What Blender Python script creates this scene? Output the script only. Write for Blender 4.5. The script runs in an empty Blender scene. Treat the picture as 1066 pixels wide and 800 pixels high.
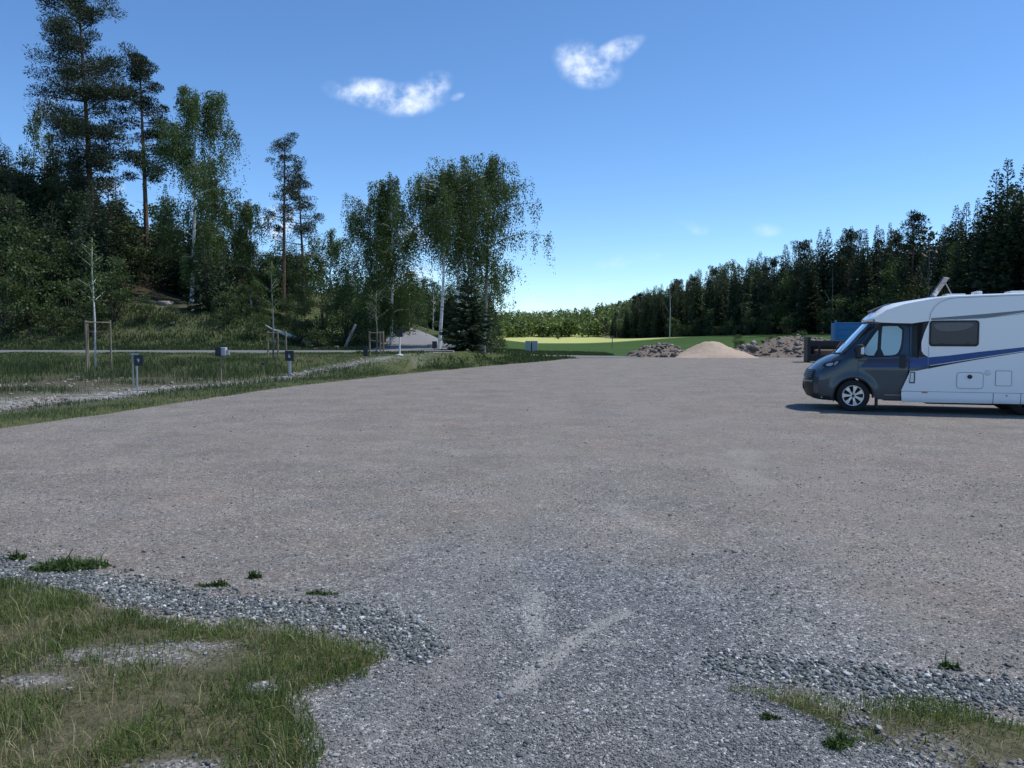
import bpy, math, random
import numpy as np
from mathutils import Vector, Matrix
from mathutils.geometry import delaunay_2d_cdt
from mathutils import noise as mnoise

rng = np.random.default_rng(7)
random.seed(7)
S = bpy.context.scene
COL = S.collection
R = math.radians
CAMH = 1.7
PITCH = math.atan(50/830)

# ------------------------------------------------------------------ helpers
def at(px, py, Y):
    """a measured direction at distance Y -> world point"""
    u = (px-533)/830; v = (400-py)/830
    cp, sp = math.cos(PITCH), math.sin(PITCH)
    d = (u, cp+v*sp, -sp+v*cp)
    t = Y/d[1]
    return Vector((d[0]*t, Y, CAMH+d[2]*t))

def link(o, parent=None):
    COL.objects.link(o)
    if parent is not None:
        o.parent = parent
    return o

def tag(o, label=None, cat=None, group=None, kind=None):
    if label: o['label'] = label
    if cat: o['category'] = cat
    if group: o['group'] = group
    if kind: o['kind'] = kind
    return o

def empty(name, loc=(0, 0, 0), rz=0.0, scale=1.0):
    o = bpy.data.objects.new(name, None)
    o.location = loc; o.rotation_euler = (0, 0, rz)
    o.scale = (scale,)*3 if not hasattr(scale, '__len__') else scale
    o.empty_display_size = .2
    return link(o)

def np_mesh(name, V, F, mat, smooth=False, attrs=None, mats=None, midx=None):
    """V (n,3), F (m,k) all same size, or list of lists"""
    me = bpy.data.meshes.new(name)
    V = np.asarray(V, dtype=np.float32)
    if isinstance(F, np.ndarray):
        m, k = F.shape
        me.vertices.add(len(V)); me.vertices.foreach_set('co', V.ravel())
        me.loops.add(m*k); me.loops.foreach_set('vertex_index', F.astype(np.int32).ravel())
        me.polygons.add(m)
        me.polygons.foreach_set('loop_start', np.arange(0, m*k, k, dtype=np.int32))
        me.polygons.foreach_set('loop_total', np.full(m, k, dtype=np.int32))
    else:
        me.from_pydata([tuple(map(float, v)) for v in V], [], [list(map(int, f)) for f in F])
    if attrs:
        for an, (dom, arr) in attrs.items():
            a = me.attributes.new(an, 'FLOAT', dom)
            a.data.foreach_set('value', np.asarray(arr, dtype=np.float32))
    me.update(calc_edges=True)
    for mm in (mats or [mat]):
        me.materials.append(mm)
    if midx is not None:
        me.polygons.foreach_set('material_index', np.asarray(midx, dtype=np.int32))
    if smooth:
        me.polygons.foreach_set('use_smooth', np.ones(len(me.polygons), dtype=bool))
    me.update()
    return me

class MB:
    """collects simple shapes into one mesh"""
    def __init__(s): s.V = []; s.F = []
    def add(s, V, F):
        b = len(s.V)
        s.V += [tuple(v) for v in V]; s.F += [[b+i for i in f] for f in F]
        return s
    def box(s, c, d, rot=None):
        x, y, z = d[0]/2, d[1]/2, d[2]/2
        P = [Vector((i*x, j*y, k*z)) for i in (-1, 1) for j in (-1, 1) for k in (-1, 1)]
        if rot is not None: P = [rot @ p for p in P]
        c = Vector(c); P = [p+c for p in P]
        return s.add(P, [(0,1,3,2),(4,6,7,5),(0,4,5,1),(2,3,7,6),(0,2,6,4),(1,5,7,3)])
    def tube(s, pts, rad, n=8, caps=True):
        pts = [Vector(p) for p in pts]
        if not hasattr(rad, '__len__'): rad = [rad]*len(pts)
        V = []; F = []
        ref = None
        for i, p in enumerate(pts):
            t = (pts[min(i+1, len(pts)-1)]-pts[max(i-1, 0)])
            t = t.normalized() if t.length > 1e-9 else Vector((0, 0, 1))
            if ref is None:
                ref = Vector((1, 0, 0)) if abs(t.x) < .8 else Vector((0, 1, 0))
            a = (ref - t*ref.dot(t)).normalized(); b = t.cross(a); ref = a
            for k in range(n):
                an = 2*math.pi*k/n
                V.append(p+(a*math.cos(an)+b*math.sin(an))*rad[i])
        for i in range(len(pts)-1):
            for k in range(n):
                F.append((i*n+k, i*n+(k+1) % n, (i+1)*n+(k+1) % n, (i+1)*n+k))
        if caps:
            F.append(tuple(range(n-1, -1, -1))); F.append(tuple((len(pts)-1)*n+k for k in range(n)))
        return s.add(V, F)
    def lathe(s, prof, axis_o, axis_d, n=32, close=False):
        """prof: (distance along axis, radius)"""
        d = Vector(axis_d).normalized(); o = Vector(axis_o)
        a = d.orthogonal().normalized(); b = d.cross(a)
        V = []; F = []
        for (h, r) in prof:
            for k in range(n):
                an = 2*math.pi*k/n
                V.append(o+d*h+(a*math.cos(an)+b*math.sin(an))*r)
        m = len(prof)
        for i in range(m-1 if not close else m):
            j = (i+1) % m
            for k in range(n):
                F.append((i*n+k, i*n+(k+1) % n, j*n+(k+1) % n, j*n+k))
        return s.add(V, F)
    def prism(s, poly, v0, v1, plane='xz'):
        """poly in x,z extruded along y v0..v1"""
        n = len(poly)
        V = [(p[0], v0, p[1]) for p in poly]+[(p[0], v1, p[1]) for p in poly]
        F = [tuple(range(n)), tuple(range(2*n-1, n-1, -1))]
        for i in range(n):
            j = (i+1) % n
            F.append((i, i+n, j+n, j))
        return s.add(V, F)
    def build(s, name, mat, parent=None, smooth=False, bevel=0, seg=2):
        me = np_mesh(name, s.V, s.F, mat, smooth)
        o = bpy.data.objects.new(name, me); link(o, parent)
        if bevel:
            m = o.modifiers.new('bevel', 'BEVEL'); m.width = bevel; m.segments = seg
            m.limit_method = 'ANGLE'; m.angle_limit = R(35)
        return o

# ------------------------------------------------------------------ materials
def new_mat(name):
    m = bpy.data.materials.new(name); m.use_nodes = True
    nt = m.node_tree; nt.nodes.clear()
    out = nt.nodes.new('ShaderNodeOutputMaterial')
    return m, nt, out
def N(nt, t, **kw):
    n = nt.nodes.new(t)
    for k, v in kw.items():
        if k == 'inp':
            for a, b in v.items():
                n.inputs[a].default_value = b
        else: setattr(n, k, v)
    return n
def L(nt, a, b): nt.links.new(a, b)
def ramp(nt, fac, stops, interp='LINEAR'):
    n = nt.nodes.new('ShaderNodeValToRGB'); cr = n.color_ramp; cr.interpolation = interp
    while len(cr.elements) < len(stops): cr.elements.new(.5)
    for e, (p, c) in zip(cr.elements, stops):
        e.position = p; e.color = (*c, 1) if len(c) == 3 else c
    if fac is not None: L(nt, fac, n.inputs[0])
    return n.outputs[0]
def mixc(nt, fac, a, b, mode='MIX'):
    n = nt.nodes.new('ShaderNodeMix'); n.data_type = 'RGBA'; n.blend_type = mode
    for i, v in ((0, fac), (6, a), (7, b)):
        if hasattr(v, 'node'): L(nt, v, n.inputs[i])
        elif i == 0: n.inputs[0].default_value = v
        else: n.inputs[i].default_value = (*v, 1)
    return n.outputs[2]
def mth(nt, op, a, b=None, c=None, clamp=False):
    n = nt.nodes.new('ShaderNodeMath'); n.operation = op; n.use_clamp = clamp
    for i, v in enumerate((a, b, c)):
        if v is None: continue
        if hasattr(v, 'node'): L(nt, v, n.inputs[i])
        else: n.inputs[i].default_value = v
    return n.outputs[0]
def noise(nt, vec, scale, detail=3, rough=.55, out=0):
    n = N(nt, 'ShaderNodeTexNoise', inp={'Scale': scale, 'Detail': detail, 'Roughness': rough})
    if vec is not None: L(nt, vec, n.inputs['Vector'])
    return n.outputs[out]
def objco(nt):
    return N(nt, 'ShaderNodeTexCoord').outputs['Object']
def attr(nt, name):
    return N(nt, 'ShaderNodeAttribute', attribute_name=name).outputs['Fac']

def simple(name, col, rough=.6, metal=0, coat=0, var=.12, scale=6, spec=.5, bump=0):
    m, nt, out = new_mat(name)
    b = N(nt, 'ShaderNodeBsdfPrincipled', inp={'Roughness': rough, 'Metallic': metal, 'Coat Weight': coat, 'Coat Roughness': .08, 'Specular IOR Level': spec})
    co = objco(nt); f = noise(nt, co, scale, 5)
    c = mixc(nt, f, tuple(x*(1-var) for x in col), tuple(min(1, x*(1+var)) for x in col))
    L(nt, c, b.inputs['Base Color'])
    if bump:
        bn = N(nt, 'ShaderNodeBump', inp={'Strength': bump, 'Distance': .02}); L(nt, noise(nt, co, scale*6, 4), bn.inputs['Height']); L(nt, bn.outputs[0], b.inputs['Normal'])
    L(nt, b.outputs[0], out.inputs[0]); return m

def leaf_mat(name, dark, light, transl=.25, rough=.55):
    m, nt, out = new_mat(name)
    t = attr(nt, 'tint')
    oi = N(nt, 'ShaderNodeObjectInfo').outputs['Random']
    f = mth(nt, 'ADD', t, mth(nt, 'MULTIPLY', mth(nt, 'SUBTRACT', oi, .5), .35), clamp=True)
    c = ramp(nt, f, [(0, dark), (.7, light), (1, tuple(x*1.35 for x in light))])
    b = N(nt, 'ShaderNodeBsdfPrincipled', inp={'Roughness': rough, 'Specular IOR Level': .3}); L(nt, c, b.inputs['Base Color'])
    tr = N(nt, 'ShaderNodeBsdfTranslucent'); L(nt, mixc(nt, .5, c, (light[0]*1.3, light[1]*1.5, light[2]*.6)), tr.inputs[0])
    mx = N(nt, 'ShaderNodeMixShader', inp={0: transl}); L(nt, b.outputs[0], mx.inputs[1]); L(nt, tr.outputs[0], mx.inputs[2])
    L(nt, mx.outputs[0], out.inputs[0]); return m

M = {}
M['spruce'] = leaf_mat('spruce_needles', (.012, .021, .011), (.036, .056, .026), .15)
M['pine'] = leaf_mat('pine_needles', (.014, .024, .014), (.044, .064, .032), .15)
M['birch'] = leaf_mat('birch_leaves', (.034, .058, .018), (.095, .140, .046), .35)
M['broad'] = leaf_mat('broad_leaves', (.024, .045, .013), (.064, .102, .032), .30)
M['bush'] = leaf_mat('shrub_leaves', (.028, .046, .016), (.078, .112, .040), .28)
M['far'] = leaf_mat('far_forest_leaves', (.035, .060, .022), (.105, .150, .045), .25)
M['grass'] = leaf_mat('grass_blades', (.040, .062, .020), (.125, .155, .055), .26)
M['drygrass'] = leaf_mat('mixed_grass_blades', (.036, .072, .016), (.178, .220, .072), .32)
M['weed'] = leaf_mat('weed_leaves', (.030, .055, .015), (.070, .115, .032), .25)

def bark(name, c1, c2, scale=8, stretch=.25):
    m, nt, out = new_mat(name)
    co = objco(nt)
    mp = N(nt, 'ShaderNodeMapping'); mp.inputs['Scale'].default_value = (1, 1, stretch); L(nt, co, mp.inputs[0])
    f = noise(nt, mp.outputs[0], scale, 5)
    b = N(nt, 'ShaderNodeBsdfPrincipled', inp={'Roughness': .9, 'Specular IOR Level': .2})
    L(nt, ramp(nt, f, [(.35, c1), (.65, c2)]), b.inputs['Base Color'])
    bn = N(nt, 'ShaderNodeBump', inp={'Strength': .5, 'Distance': .03}); L(nt, f, bn.inputs['Height']); L(nt, bn.outputs[0], b.inputs['Normal'])
    L(nt, b.outputs[0], out.inputs[0]); return m
M['bark'] = bark('dark_bark', (.035, .028, .022), (.10, .085, .07))
M['pinebark'] = bark('pine_bark', (.07, .045, .032), (.20, .13, .09))
M['greybark'] = bark('grey_bark', (.12, .115, .10), (.30, .29, .26))
M['stake'] = bark('weathered_stake_wood', (.17, .14, .10), (.32, .27, .19), 12, .15)
# birch bark: white with horizontal black dashes
m, nt, out = new_mat('birch_bark'); M['birchbark'] = m
co = objco(nt)
mp = N(nt, 'ShaderNodeMapping'); mp.inputs['Scale'].default_value = (1.2, 1.2, 6); L(nt, co, mp.inputs[0])
f = noise(nt, mp.outputs[0], 1.6, 4, .7)
b = N(nt, 'ShaderNodeBsdfPrincipled', inp={'Roughness': .75})
L(nt, ramp(nt, f, [(.33, (.06, .055, .05)), (.42, (.55, .54, .50)), (.7, (.84, .83, .80))]), b.inputs['Base Color'])
L(nt, b.outputs[0], out.inputs[0])

# gravel -------------------------------------------------------------
def gravel_mat(name, lot=True):
    m, nt, out = new_mat(name)
    co = objco(nt)
    b = N(nt, 'ShaderNodeBsdfPrincipled', inp={'Roughness': .9, 'Specular IOR Level': .25})
    v1 = N(nt, 'ShaderNodeTexVoronoi', inp={'Scale': 85.0, 'Randomness': 1.0}); L(nt, co, v1.inputs['Vector'])
    v2 = N(nt, 'ShaderNodeTexVoronoi', inp={'Scale': 38.0}); L(nt, co, v2.inputs['Vector'])
    v3 = N(nt, 'ShaderNodeTexVoronoi', inp={'Scale': 7.5}); L(nt, co, v3.inputs['Vector'])
    s1 = N(nt, 'ShaderNodeSeparateColor'); L(nt, v1.outputs['Color'], s1.inputs[0])
    s2 = N(nt, 'ShaderNodeSeparateColor'); L(nt, v2.outputs['Color'], s2.inputs[0])
    s3 = N(nt, 'ShaderNodeSeparateColor'); L(nt, v3.outputs['Color'], s3.inputs[0])
    big = noise(nt, co, .16, 4, .6); mid = noise(nt, co, 1.1, 5, .62); fine = noise(nt, co, 14, 4, .7)
    blue = ramp(nt, s1.outputs[0], [(0, (.085, .092, .093)), (.5, (.172, .183, .186)), (.86, (.265, .276, .278)), (.95, (.50, .50, .49))])
    tan = ramp(nt, s1.outputs[0], [(0, (.132, .118, .100)), (.5, (.214, .192, .165)), (.9, (.288, .261, .228)), (.97, (.43, .395, .35))])
    if lot: bl = attr(nt, 'blue')
    else: bl = None
    sel = mth(nt, 'ADD', mth(nt, 'MULTIPLY', mth(nt, 'SUBTRACT', mid, .5), 1.6), bl if bl else .15, clamp=True)
    sel = mth(nt, 'ADD', sel, mth(nt, 'MULTIPLY', mth(nt, 'SUBTRACT', big, .5), .9), clamp=True)
    c = mixc(nt, sel, tan, blue)
    # pinkish and light dusty tracts
    c = mixc(nt, ramp(nt, noise(nt, co, .45, 4, .6), [(.5, (0, 0, 0)), (.72, (.55, .55, .55))]), c, mixc(nt, .6, c, (.27, .215, .18)))
    # dark / light scatter of bigger stones
    st = ramp(nt, s2.outputs[1], [(.0, (.66, .66, .67)), (.15, (.96, .96, .96)), (.88, (1.02, 1.02, 1.02)), (.98, (1.5, 1.5, 1.5))])
    c = mixc(nt, .8, c, st, 'MULTIPLY')
    st3 = ramp(nt, s3.outputs[1], [(.0, (.90, .90, .90)), (.5, (1, 1, 1)), (1., (1.08, 1.075, 1.07))])
    c = mixc(nt, .8, c, st3, 'MULTIPLY')
    mv = ramp(nt, noise(nt, co, .8, 7, .68), [(.3, (.80, .80, .81)), (.7, (1.18, 1.17, 1.16))])
    c = mixc(nt, 1., c, mv, 'MULTIPLY')
    fn = ramp(nt, fine, [(.3, (.88, .88, .88)), (.7, (1.10, 1.10, 1.10))])
    c = mixc(nt, 1., c, fn, 'MULTIPLY')
    if lot:
        sx = N(nt, 'ShaderNodeSeparateXYZ'); L(nt, co, sx.inputs[0])
        wob = mth(nt, 'MULTIPLY', mth(nt, 'SUBTRACT', noise(nt, co, 6, 5, .7), .5), .16)
        px_ = mth(nt, 'ADD', sx.outputs[0], wob); py_ = mth(nt, 'ADD', sx.outputs[1], mth(nt, 'MULTIPLY', mth(nt, 'SUBTRACT', noise(nt, co, 8, 5, .7), .5), .20))
        tot_ = None
        for (ax, ay, bx, by, w_, st_) in ((.14, 5.15, .13, 4.45, .055, .75), (.70, 4.80, .36, 4.38, .045, .8), (.36, 4.38, .03, 3.76, .05, 1), (.06, 5.4, .20, 5.0, .09, .4), (2.9, 9.9, 2.75, 9.1, .2, .6), (3.4, 11.6, 3.2, 10.7, .2, .5), (1.0, 7.9, 1.25, 6.8, .10, .45), (.42, 4.35, .62, 4.30, .07, .5), (-.3, 7.2, -.1, 5.9, .12, .3)):
            dx_, dy_ = bx-ax, by-ay; L2 = dx_*dx_+dy_*dy_
            qx = mth(nt, 'SUBTRACT', px_, ax); qy = mth(nt, 'SUBTRACT', py_, ay)
            t_ = mth(nt, 'ADD', mth(nt, 'MULTIPLY', qx, dx_/L2), mth(nt, 'MULTIPLY', qy, dy_/L2), None, True)
            ex = mth(nt, 'SUBTRACT', qx, mth(nt, 'MULTIPLY', t_, dx_)); ey = mth(nt, 'SUBTRACT', qy, mth(nt, 'MULTIPLY', t_, dy_))
            d_ = mth(nt, 'SQRT', mth(nt, 'ADD', mth(nt, 'MULTIPLY', ex, ex), mth(nt, 'MULTIPLY', ey, ey)))
            f_ = mth(nt, 'MULTIPLY', mth(nt, 'SUBTRACT', 1.0, mth(nt, 'DIVIDE', d_, w_*1.7), None, True), st_*1.5)
            tot_ = f_ if tot_ is None else mth(nt, 'MAXIMUM', tot_, f_)
        skn = mth(nt, 'MULTIPLY', tot_, ramp(nt, noise(nt, co, 22, 4, .7), [(.35, (.25,)*3), (.55, (1,)*3)]), None, True)
        c = mixc(nt, mth(nt, 'MULTIPLY', skn, .62), c, (.36, .35, .315))
        # long shallow tyre tracks across the yard
        tk = attr(nt, 'track')
        c = mixc(nt, mth(nt, 'MULTIPLY', tk, mth(nt, 'MULTIPLY', mid, 1.3), None, True), c, (.235, .214, .188))
    L(nt, c, b.inputs['Base Color'])
    bn = N(nt, 'ShaderNodeBump', inp={'Strength': .85, 'Distance': .012})
    hh = mth(nt, 'ADD', mth(nt, 'MULTIPLY', v1.outputs['Distance'], -.8), mth(nt, 'MULTIPLY', v2.outputs['Distance'], -.6))
    L(nt, hh, bn.inputs['Height']); L(nt, bn.outputs[0], b.inputs['Normal'])
    L(nt, b.outputs[0], out.inputs[0]); return m
M['gravel'] = gravel_mat('gravel_yard')
M['track_gravel'] = gravel_mat('gravel_track', False)

def stone_mat(name, stops, scale=30):
    m, nt, out = new_mat(name)
    b = N(nt, 'ShaderNodeBsdfPrincipled', inp={'Roughness': .85, 'Specular IOR Level': .3})
    t = attr(nt, 'tint'); co = objco(nt)
    c = ramp(nt, t, stops)
    c = mixc(nt, 1, c, ramp(nt, noise(nt, co, scale, 4, .7), [(.3, (.7,)*3), (.7, (1.25,)*3)]), 'MULTIPLY')
    L(nt, c, b.inputs['Base Color']); L(nt, b.outputs[0], out.inputs[0]); return m
M['stone'] = stone_mat('crushed_stone', [(0, (.05, .056, .056)), (.5, (.15, .168, .166)), (.85, (.29, .31, .305)), (1, (.62, .62, .60))], 60)
M['pebble'] = stone_mat('loose_pebbles', [(0, (.075, .080, .080)), (.5, (.178, .188, .188)), (.85, (.305, .31, .308)), (1, (.64, .63, .61))], 60)
M['rubble'] = stone_mat('rubble_stone', [(0, (.09, .08, .07)), (.5, (.19, .17, .15)), (1, (.36, .33, .30))], 6)

# terrain ------------------------------------------------------------
m, nt, out = new_mat('grassland'); M['terrain'] = m
co = objco(nt); b = N(nt, 'ShaderNodeBsdfPrincipled', inp={'Roughness': 1, 'Specular IOR Level': .1})
n1 = noise(nt, co, .35, 6, .65); n2 = noise(nt, co, 4, 6, .7); n3 = noise(nt, co, .06, 3)
g = ramp(nt, n2, [(.25, (.030, .042, .016)), (.55, (.068, .086, .032)), (.8, (.13, .14, .06))])
g = mixc(nt, ramp(nt, n1, [(.45, (0,)*3), (.7, (.7,)*3)]), g, (.135, .125, .068))
field = ramp(nt, noise(nt, co, .05, 5, .6), [(.3, (.042, .085, .020)), (.7, (.062, .110, .028))])
g = mixc(nt, attr(nt, 'field'), g, field)
hay = ramp(nt, n1, [(.3, (.20, .24, .085)), (.7, (.31, .32, .13))])
g = mixc(nt, attr(nt, 'hay'), g, hay)
soil = ramp(nt, n2, [(.3, (.050, .042, .034)), (.7, (.140, .120, .098))])
sm = mth(nt, 'MULTIPLY', attr(nt, 'soil'), ramp(nt, noise(nt, co, 1.3, 6, .7), [(.38, (0,)*3), (.58, (1,)*3)]))
g = mixc(nt, sm, g, soil)
floor_ = ramp(nt, n2, [(.3, (.030, .026, .016)), (.7, (.095, .075, .050))])
g = mixc(nt, mth(nt, 'MULTIPLY', attr(nt, 'floor'), ramp(nt, n1, [(.35, (.45,)*3), (.6, (1,)*3)])), g, floor_)
vs = N(nt, 'ShaderNodeTexVoronoi', inp={'Scale': 9.0}); L(nt, co, vs.inputs['Vector'])
ss = N(nt, 'ShaderNodeSeparateColor'); L(nt, vs.outputs['Color'], ss.inputs[0])
stn = ramp(nt, ss.outputs[0], [(0, (.12, .12, .11)), (.6, (.26, .26, .245)), (1, (.46, .46, .44))])
bm = mth(nt, 'MULTIPLY', attr(nt, 'band'), ramp(nt, noise(nt, co, .9, 6, .7), [(.36, (0,)*3), (.5, (1,)*3)]))
g = mixc(nt, bm, g, stn)
L(nt, g, b.inputs['Base Color'])
bn = N(nt, 'ShaderNodeBump', inp={'Strength': .6, 'Distance': .08}); L(nt, n2, bn.inputs['Height']); L(nt, bn.outputs[0], b.inputs['Normal'])
L(nt, b.outputs[0], out.inputs[0])

M['asphalt_old'] = simple('old_grey_asphalt', (.215, .21, .205), .9, var=.15, scale=1.2, spec=.2, bump=.2)
M['asphalt'] = simple('worn_asphalt', (.165, .17, .16), .9, var=.2, scale=2, spec=.2, bump=.2)
M['sand'] = simple('heaped_sand', (.42, .335, .26), 1, var=.22, scale=3, spec=.1, bump=.7)
M['white'] = simple('white_body_paint', (.86, .865, .87), .30, coat=.5, var=.02, scale=.8)
M['plastic_white'] = simple('white_plastic', (.72, .73, .74), .45, var=.03)
M['cab'] = simple('grey_blue_metallic_paint', (.034, .052, .072), .34, metal=.3, coat=.6, var=.05, scale=1.5)
M['black'] = simple('black_plastic', (.012, .012, .014), .5, var=.1)
M['rubber'] = simple('tyre_rubber', (.016, .016, .017), .85, var=.2, scale=20)
M['dark'] = simple('dark_underside', (.008, .008, .009), .9)
M['alloy'] = simple('alloy_metal', (.62, .62, .63), .3, metal=.7, var=.05)
M['blue'] = simple('blue_stripe_film', (.010, .065, .24), .42, coat=.15, var=.04)
M['navy'] = simple('dark_navy_film', (.012, .030, .085), .45, coat=.1, var=.04)
M['greyline'] = simple('grey_seam', (.30, .31, .33), .5, var=.05)
M['steelblue'] = simple('blue_painted_steel', (.012, .15, .34), .6, var=.18, scale=2.5, coat=0)
M['blacksteel'] = simple('black_painted_steel', (.009, .009, .011), .65, var=.35, scale=3)
M['rust'] = simple('rusty_load', (.16, .11, .07), .9, var=.4, scale=5)
M['galv'] = simple('galvanised_metal', (.36, .37, .38), .45, metal=.4, var=.12, scale=10)
M['wpost'] = simple('white_painted_post', (.62, .63, .62), .6, var=.1, scale=8)
M['boxgrey'] = simple('grey_cabinet_paint', (.46, .47, .46), .6, var=.1, scale=6)
M['lilac'] = simple('pale_lilac_enamel', (.42, .42, .50), .5, var=.08)
M['orange'] = simple('orange_reflector', (.75, .17, .05), .35, var=.05)
M['hole'] = simple('dark_recess', (.02, .02, .022), .8)
M['numblack'] = simple('blue_black_plate', (.010, .012, .022), .45, var=.1)
M['hub'] = simple('solar_cell_blue', (.07, .09, .13), .15, coat=1, var=.25, scale=12)
def glass(name, col, rough=.06, spec=.8):
    return simple(name, col, rough, var=.05, scale=1.2, coat=1, spec=spec)
M['doorglass'] = glass('tinted_door_glass_over_curtain', (.44, .60, .57))
M['windshield'] = glass('windshield_sky_reflection', (.17, .30, .46), .05)  # blue sky reflection is put into the base colour
M['sideglass'] = simple('smoked_acrylic_window', (.060, .060, .066), .35, spec=.3, coat=.15, var=.1)
M['lens'] = glass('clear_headlamp_lens', (.30, .33, .36), .05)

# ------------------------------------------------------------------ terrain shape
def sst(a, b, x):
    t = np.clip((x-a)/(b-a), 0, 1); return t*t*(3-2*t)
_g = np.random.default_rng(3).random((256, 256))
def vnoise(x, y):
    x = np.asarray(x, float); y = np.asarray(y, float)
    xi = np.floor(x).astype(int); yi = np.floor(y).astype(int)
    fx = x-xi; fy = y-yi; fx = fx*fx*(3-2*fx); fy = fy*fy*(3-2*fy)
    a = _g[xi % 256, yi % 256]; b_ = _g[(xi+1) % 256, yi % 256]; c = _g[xi % 256, (yi+1) % 256]; d = _g[(xi+1) % 256, (yi+1) % 256]
    return (a*(1-fx)+b_*fx)*(1-fy)+(c*(1-fx)+d*fx)*fy
def fbm(x, y, o=4):
    s = 0; a = .5; t = 0
    for i in range(o):
        s = s+a*vnoise(x*2**i+17*i, y*2**i+31*i); t += a; a *= .5
    return s/t-.5
EY = [-40, 5, 14.35, 18, 22, 26.6, 33.6, 38.2, 44.1, 52.3, 58.9, 60.5, 64, 80]
EX = [-15, -11, -9.3, -8.7, -8.1, -7.4, -5.4, -3.8, -1.76, 1.7, 4.04, 5.2, 8.5, 9]
def xl(y): return np.interp(y, EY, EX)
LOT_FAR = 64.6
ribs = {
 'main': (np.array([(-140, 40, 1.6), (-90, 42.5, 1.05), (-60, 43.5, .90), (-30, 44, .86), (-10, 44.5, .84), (-6.5, 46, .80), (-4.2, 50, .66), (-2.6, 55, .5), (0, 60, .30), (4, 63.2, .12), (10, 64, .004)]), 3.1),
 'climb': (np.array([(-6.0, 45.5, .82), (-6.2, 50, .86), (-7.0, 58, 1.05), (-8.8, 68, 1.42), (-11.5, 82, 2.0), (-15.5, 100, 2.68), (-20, 112, 2.75), (-30, 124, 2.6)]), 2.7),
}
def dense(P, step=.5):
    out_ = []
    from_ = P
    # catmull-rom
    n = len(P)
    for i in range(n-1):
        p0 = P[max(i-1, 0)]; p1 = P[i]; p2 = P[i+1]; p3 = P[min(i+2, n-1)]
        k = max(2, int(np.linalg.norm(p2-p1)/step))
        for j in range(k):
            t = j/k
            out_.append(.5*((2*p1)+(-p0+p2)*t+(2*p0-5*p1+4*p2-p3)*t*t+(-p0+3*p1-3*p2+p3)*t**3))
    out_.append(P[-1]); return np.array(out_)
RD = {k: (dense(v[0]), v[1]) for k, v in ribs.items()}

def base_h(x, y):
    x = np.asarray(x, float); y = np.asarray(y, float)
    d = xl(y)-x                       # distance outside the left edge
    inside = (y < LOT_FAR)
    z = np.zeros_like(x)+.0
    # verge, stony ditch, far side
    left = sst(-.35, .35, d+.5*fbm(x*1.3, y*1.3))
    vergez = .05-.16*np.exp(-((d-4.2)/1.6)**2)+.05*fbm(x*.8, y*.8)*sst(0, 2, d)
    z = np.where(inside, (-.07)*(1-left)+vergez*left, .03)
    # far edge of yard
    fe = sst(-.4, .5, y-LOT_FAR+.8*fbm(x*.7, y*.7))
    z = np.where(inside & (d < 0), -.07*(1-fe)+.05*fe, z)
    z = np.where(inside, z, np.where(y < LOT_FAR+.6, .05, .05+.03*fbm(x*.2, y*.2)))
    # wooded hill on the left
    hill = 13.5*np.exp(-((x+57)/19)**2/1.0*.55-((y-90)/24)**2*.62)
    hill = hill+9*sst(-40, -95, x)*sst(45, 80, y)
    hill = hill*sst(46, 60, y)*(1+.35*fbm(x*.12, y*.12))
    hill = hill+2.7*sst(47.5, 60, y)*sst(-9, -22, x)
    z = z+hill+.5*sst(50, 60, y)*fbm(x*.4, y*.4)*sst(-9, -16, x)
    # raised ground carrying the road
    z = z+.55*sst(26, 42, y)*sst(-10, -13, x-.0*y)*0
    z = z+2.0*sst(60, 105, y)*sst(8, -14, x)*(1-sst(160, 260, y))
    z = z+2*sst(90, 160, y)*sst(-10, -70, x)
    # right: meadow rising to the forest and the forest hill
    z = z+2.1*sst(14, 50, x)*sst(64, 90, y)*(1-.65*sst(120, 320, y))
    z = z+.17*np.clip(x-50, 0, 160)*sst(40, 70, y)
    # far hill
    z = z+9*sst(470, 760, y)*(.75+.9*vnoise(x*.006+3.1, y*.004))+3*sst(430, 520, y)
    return z
def terrain(x, y):
    x = np.atleast_1d(np.asarray(x, float)); y = np.atleast_1d(np.asarray(y, float))
    z = base_h(x, y)
    sh = x.shape; xf = x.ravel(); yf = y.ravel(); zf = z.ravel().copy()
    for k, (P, w) in RD.items():
        m = (xf > P[:, 0].min()-16) & (xf < P[:, 0].max()+14) & (yf > P[:, 1].min()-16) & (yf < P[:, 1].max()+14)
        idx = np.where(m)[0]
        if not len(idx): continue
        for s in range(0, len(idx), 4000):
            ii = idx[s:s+4000]
            d2 = (xf[ii, None]-P[None, :, 0])**2+(yf[ii, None]-P[None, :, 1])**2
            j = d2.argmin(1); d = np.sqrt(d2[np.arange(len(ii)), j]); zr = P[j, 2]
            fall = 11.0 if k == 'main' else 5.0
            fall = np.where(xf[ii] > -5, 2.2, fall)
            wgt = 1-sst(0, 1, (d-w-.1)/fall)
            inlot = (xf[ii] > xl(yf[ii])-.3) & (yf[ii] < LOT_FAR+.3)
            wgt = np.where(inlot, 0, wgt)
            tgt = np.where(d < w+.2, zr-.05, zr-.02+.08*fbm(xf[ii]*.8, yf[ii]*.8))
            up = sst(0, 2.5, xl(yf[ii])-xf[ii])
            wgt = np.where(d < w+.2, wgt, wgt*up)
            zf[ii] = zf[ii]*(1-wgt)+tgt*wgt
    return zf.reshape(sh)
def tz(x, y): return float(terrain(np.array([x]), np.array([y]))[0])

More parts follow.
